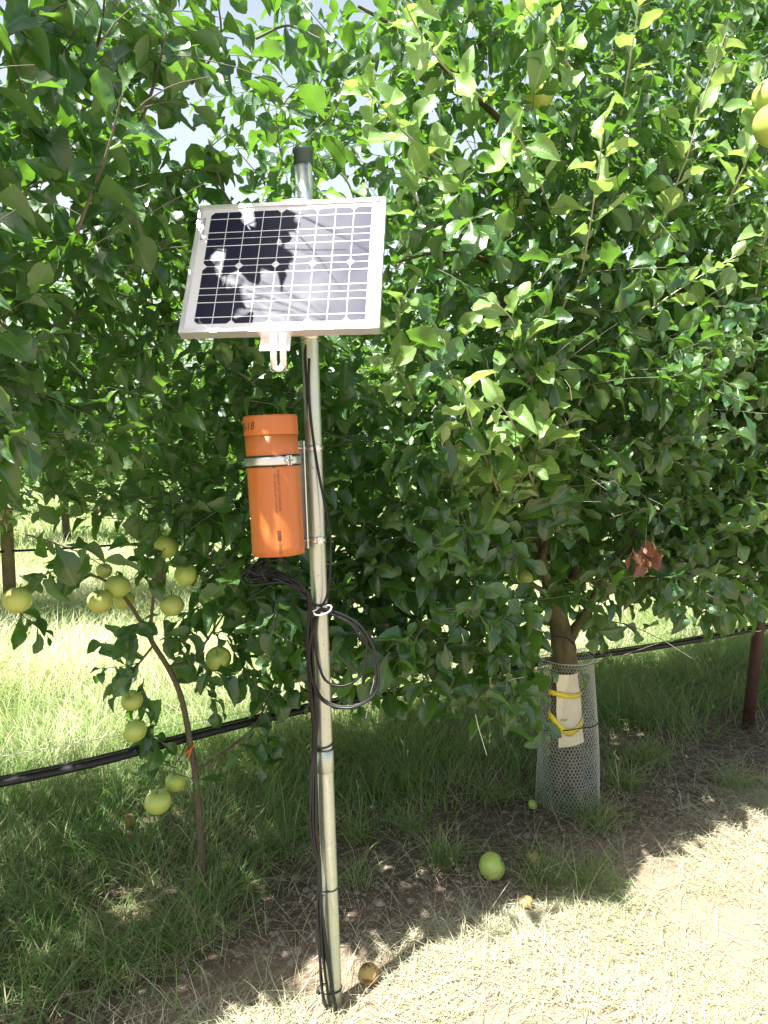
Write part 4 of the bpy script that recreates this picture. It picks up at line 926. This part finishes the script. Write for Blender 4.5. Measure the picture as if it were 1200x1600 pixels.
# ------------------------------------------------------------------ cables
def cable(mb, pts, r=.0026, m=8): mb.tube(smoothline(pts, m), r, 7)
rng = np.random.default_rng(9)
bun = empty('cable_bundle', PB+[-.03, -.02, 0], 'bundle of black cables running down the pole side from the orange tube', 'cables')
PX = [(584, .93), (486, 960), (487, 1000)]
def side_pt(px, py, y): return at_y(px, py, y)
for k in range(9):
    mb = MB(); j = lambda s: rng.normal(0, s); dx = (k % 3-1)*3.6; dy = (k//3-1)*.006
    top_ = ctr(1.25)+np.array([j(.010), j(.012), 0])
    e = 1.0+.10*j(1.0); drop = j(5)
    lft = 378+abs(j(14)) if k < 6 else 400+j(10); low = 908+j(6)-(k % 3)*5
    P = [top_, side_pt(424+j(5), 872, 1.785+j(.01)), side_pt((lft+424)/2, 878+j(3), 1.785+j(.015)), side_pt(lft, 896+j(4), 1.78+j(.02)), side_pt(lft+14, low+2, 1.775+j(.02)), side_pt(430+j(5), low-4+drop*.4, 1.785+j(.012)),
         side_pt(462+j(2), 908+k*1.6, 1.80+j(.006)), side_pt(481+dx*.5, 925+k*1.2, 1.815+dy), side_pt(485+dx*.6, 950, 1.82+dy)]
    for yy, xx in ((1000, 483), (1060, 486), (1120, 491), (1162, 492), (1230, 490), (1300, 491), (1345, 497), (1372, 500), (1420, 500), (1480, 504), (1530, 509), (1560, 514)):
        tight = yy in (1162, 1372, 1345); amp = .35 if tight else 1.0
        fan = 1+max(0, (yy-1450)/90)*1.1
        P.append(side_pt(xx+dx*amp*fan+j(.9), yy, 1.818+dy*amp-(yy-950)*.00003))
    gp = on_ground(517+dx*2.2, 1578+(k % 3)*4); P += [gp+[0, 0, .006], gp+[rng.uniform(-.02, .03), rng.uniform(-.02, .03), -.04]]
    cable(mb, P, .0033, 6); mb.build('cable', M['cable'], bun)
def tie(z, rx, off, mt, name='cable_tie', w_=.0024, tail=True, label=None, cat='cable tie', grp=None, tilt=0.0):
    c = pol(z); root = empty(name, c, label, cat, grp); n_ = 26; V = []; 
    L_ = np.array([-1, -.25, 0]); L_ = nrm(L_)
    Pts = []
    for k in range(n_):
        t = 2*math.pi*k/n_; d = np.array([math.cos(t), math.sin(t), 0]); ext = max(0, d@L_)**1.2*off
        Pts.append(c + d*(PR+.0016) + L_*ext + [0, 0, tilt*math.cos(t)])
    for k in range(n_):
        d = nrm((Pts[k]-c)*[1, 1, 0]); V += [Pts[k]-d*.0008-UP*w_, Pts[k]+d*.0008-UP*w_, Pts[k]+d*.0008+UP*w_, Pts[k]-d*.0008+UP*w_]
    F = [(4*k+i, 4*k+(i+1) % 4, (4*((k+1) % n_)+(i+1) % 4), 4*((k+1) % n_)+i) for k in range(n_) for i in range(4)]
    MB().add(V, F).build('strap', mt, root)
    h = c+nrm(np.array([-.85, -.6, 0]))*(PR+.004)+L_*off*.8; b = MB(); b.box(h, (UP, nrm(np.array([.6, -.85, 0])), nrm(np.array([-.85, -.6, 0]))), (.0042, .0042, .003)); b.build('lock', mt, root, smooth=False, bevel=.0008)
    return root
tie(1.0925, 0, .014, M['rubber'], w_=.0028, label='black cable tie on the pole just above the white tie')
tie(.722, 0, .012, M['rubber'], w_=.0022, label='black cable tie just above the coupling sleeve', tilt=.006)
tie(.714, 0, .002, M['rubber'], w_=.0011, label='thin dark strap on the upper lip of the coupling sleeve')
tie(.337, 0, .012, M['rubber'], w_=.0016, label='black cable tie halfway between the sleeve and the ground')
tie(.055, 0, .022, M['rubber'], w_=.0018, label='black cable tie near the ground where the cables fan out')
# coil hanging from the white tie; its lead runs up behind the panel
coil = empty('cable_coil', pol(1.06)+[.01, -.03, 0], 'coil of dark cable with two big loops hung on the pole', 'cable')
def loop_pts(pl, y0): return [at_y(x, y, y0+dy) for x, y, dy in pl]
mb = MB(); cable(mb, loop_pts([(483, 560, .0), (482, 600, 0), (484, 640, 0), (490, 690, 0), (498, 740, 0), (508, 790, .0), (515, 830, 0), (517, 870, 0), (515, 905, 0), (511, 930, 0), (503, 948, -.005), (497, 962, -.01), (488, 990, -.01), (483, 1020, -.012), (487, 1060, -.015), (500, 1090, -.02), (520, 1103, -.03), (548, 1106, -.04), (575, 1095, -.045), (590, 1075, -.04), (591, 1045, -.035), (583, 1010, -.03), (565, 980, -.02), (545, 965, -.015), (520, 955, -.012), (500, 952, -.01), (492, 965, -.006)], 1.815), .0034, 8); mb.build('cable', M['cable'], coil)
mb = MB(); cable(mb, loop_pts([(492, 965, .0), (484, 1000, 0), (482, 1030, 0), (489, 1060, 0), (499, 1085, -.01), (515, 1098, -.02), (540, 1104, -.03), (566, 1098, -.03), (584, 1080, -.03), (588, 1050, -.03), (580, 1020, -.02), (563, 995, -.02), (548, 975, -.015), (530, 965, -.01), (512, 957, -.005), (498, 955, 0), (490, 975, 0), (492, 1010, 0), (500, 1045, 0), (510, 1064, -.01), (530, 1072, -.02), (552, 1066, -.02), (568, 1048, -.02), (573, 1020, -.02), (572, 1000, -.02), (560, 984, -.015), (540, 967, -.01), (515, 956, -.006)], 1.812), .0032, 8); mb.build('cable', M['cable'], coil)
b = MB(); b.tube(smoothline(loop_pts([(489, 955, -.01), (494, 961, -.02), (505, 960, -.022), (515, 955, -.02), (518, 948, -.01), (512, 946, 0), (500, 950, .01), (489, 955, -.01)], 1.80), 5), .0019, 7); b.build('white_tie', M['tie_white'], coil)
# dark cable along the pole up to the panel
mb = MB(); cable(mb, [pp(.05, 0, -.03), at_y(500, 480, 1.88), at_y(478, 540, 1.83), at_y(479, 600, 1.83), at_y(482, 660, 1.832)], .0030); mb.build('cable', M['cable'], coil)

# ------------------------------------------------------------------ apples
def apple_mesh():
    n, m = 24, 18; V = []; rg = np.random.default_rng(2)
    for i in range(m+1):
        t = math.pi*i/m; r = math.sin(t)*(1+.05*math.cos(t)); z = math.cos(t)*.97
        dim = .24*math.exp(-(math.sin(t)/.26)**2)*(1 if t < 1.57 else -.6); z -= dim
        for k in range(n):
            a = 2*math.pi*k/n; rr = r*(1+.018*math.cos(5*a)*(1 if t > 1.57 else .4)+.02*math.cos(a+1)); V.append((rr*math.cos(a)*.0375, rr*math.sin(a)*.0375, z*.0375))
    F = [(i*n+k, (i+1)*n+k, (i+1)*n+(k+1) % n, i*n+(k+1) % n) for i in range(m) for k in range(n)]
    return np.array(V), F
AV, AF = apple_mesh()
ap0 = empty('apple', (0, 0, 0)); mk('fruit', AV, AF, M['apple'], ap0, local=True)
b = MB(); b.tube([(0, 0, .018), (.002, 0, .035), (.005, .002, .048)], [.0016, .0013, .002], 6); mk('stem', np.array(b.V), b.F, M['twig'], ap0, local=True)
first = [True]
def apple(p, s, rot, label, group=None, mt=None):
    r = ap0 if first[0] else copy_tree(ap0); first[0] = False
    tag(r, label, 'apple', group)
    if not group and 'group' in r: del r['group']
    r.location = p; r.scale = (s, s, s*.97); r.rotation_euler = rot
    if mt:
        for c in r.children:
            if c.name.startswith('fruit'): c.data = c.data.copy(); c.data.materials[0] = mt
    return r
rng = np.random.default_rng(10)
G1 = 'green apples hanging on the young tree'
for x, y, d, do, lab in APPLES_YOUNG:
    p = at_o(x, y, oY+do); s = d/FPX*(np.linalg.norm(p-EYE)*.97)/.0755; apple(p, s, (rng.normal(0, .35), rng.normal(0, .35), rng.uniform(0, 6)), lab, G1)
G2 = 'green apples in the crown of the guarded tree'
for x, y, d, oo, lab in ((1214, 194, 60, 1.5, 'big green apple at the picture edge, lower of the bright pair'), (1204, 150, 44, 1.6, 'green apple above the big one at the picture edge'), (1178, 176, 32, 1.7, 'green apple tucked behind the pair at the picture edge'),
        (840, 150, 42, 1.9, 'sunlit green apple high in the crown of the forked tree'), (812, 318, 38, 2.05, 'shaded green apple beside the dark upright leader'), (820, 903, 26, 2.15, 'yellow apple peeping beside the fork of the guarded tree'), (905, 405, 34, 1.95, 'green apple behind the long sunlit shoot'), (720, 455, 22, 2.2, 'small green apple deep in the shaded leaves')):
    p = at_o(x, y, oo); s = d/FPX*(np.linalg.norm(p-EYE)*.97)/.0755; apple(p, s, (rng.normal(0, .4), rng.normal(0, .4), rng.uniform(0, 6)), lab, G2)
G3 = 'windfall apples on the ground'
for x, y, d, m_, lab in ((768, 1357, 38, None, 'large green windfall apple on the shaded soil'), (833, 1342, 20, 'r', 'small yellow windfall apple near the large green one'), (822, 1412, 20, 'r', 'small pale windfall at the edge of the straw'),
        (576, 1524, 28, 'r', 'half rotten windfall apple beside the foot of the pole'), (832, 1258, 14, None, 'small green windfall in the grass by the netting'), (200, 1284, 20, 'r', 'brown rotten windfall in the grass under the lowest apple'), (550, 1222, 16, 'r', 'dark rotten windfall in the grass behind the pole'), (354, 1355, 16, None, 'green windfall in the grass beside the young stem')):
    p = on_ground(x, y+d*.4, 0); s = d/FPX*(np.linalg.norm(p-EYE))/.0755; p = p+[0, 0, .033*s]
    apple(p, s, (rng.uniform(.4, 1.4), rng.normal(0, .5), rng.uniform(0, 6)), lab, G3, M['apple_rot'] if m_ else None)

# ------------------------------------------------------------------ stones and clods
def rock(px, py, s, lab, sq=.6):
    rg = np.random.default_rng(int(px)); c = on_ground(px, py); n, m = 12, 8; V = []
    ph = rg.uniform(0, 6, 6)
    for i in range(m+1):
        t = math.pi*i/m
        for k in range(n):
            a = 2*math.pi*k/n; r = s*(1+.22*math.sin(2*a+ph[0])+.12*math.sin(3*a+ph[1]+2*t)+.1*math.sin(5*t+ph[2])+rg.normal(0, .04))
            V.append(c+[r*math.sin(t)*math.cos(a), r*math.sin(t)*math.sin(a)*.75, r*math.cos(t)*sq*.6+s*.12])
    F = [(i*n+k, (i+1)*n+k, (i+1)*n+(k+1) % n, i*n+(k+1) % n) for i in range(m) for k in range(n)]
    tag(mk('stone', np.array(V), F, M['stone'], loc=c, smooth=True), lab, 'stone', 'stones and clods on the soil')
for a in ((1112, 1275, .035, 'flat grey stone beside the soil under the last tree'), (593, 1412, .022, 'pale angular stone behind the foot of the pole'), (668, 1412, .017, 'brown clod added for a sun dapple at the edge of the dug soil'),  # this last clod and the next two are added where sun dapples fell
          (655, 1440, .015, 'reddish clod added for a sun dapple between straw and shaded soil'), (612, 1462, .018, 'clod of soil added for a sun dapple near the pole'), (462, 1372, .018, 'small stone in the shade beside the cable bundle'),
          (440, 1475, .015, 'small stone in front of the cables on dark soil'), (1070, 1262, .02, 'small clod beside the flat grey stone'), (600, 1340, .014, 'pebble in the bare soil behind the pole'), (560, 1470, .013, 'pebble right beside the pole foot')):
    rock(*a)
rng = np.random.default_rng(12)       # crumbs of soil, far too many to count
xy = scatter(rng, 16000, .1, 3.8, 1.3, 2.7); bb = bare(xy); xy = xy[(rng.uniform(0, 1, len(xy)) < .12+.8*bb) & seen(xy)]; n = len(xy)
t_ = np.array([(0, 0, 1), (1, 0, 0), (0, 1, 0), (-1, 0, 0), (0, -1, 0)], float); tf = np.array([(0, 1, 2), (0, 2, 3), (0, 3, 4), (0, 4, 1)])
s = rng.gamma(1.6, .0030, n)+.001; V = t_[None]*s[:, None, None]*rng.uniform(.5, 1.3, (n, 5, 1)); an = rng.uniform(0, 6, n); c_, s_ = np.cos(an)[:, None], np.sin(an)[:, None]
V = np.stack([V[..., 0]*c_-V[..., 1]*s_, V[..., 0]*s_+V[..., 1]*c_, V[..., 2]*.7], -1)+np.concatenate([xy, hgt(xy[:, 0], xy[:, 1])[:, None]], 1)[:, None, :]
tag(mk('soil_crumbs', V.reshape(-1, 3), (tf[None]+(np.arange(n)*5)[:, None, None]).reshape(-1, 3), M['stone']), 'loose crumbs of dry soil', 'soil', kind='stuff')
print('faces', sum(len(o.data.polygons) for o in SC.objects if o.type == 'MESH'))
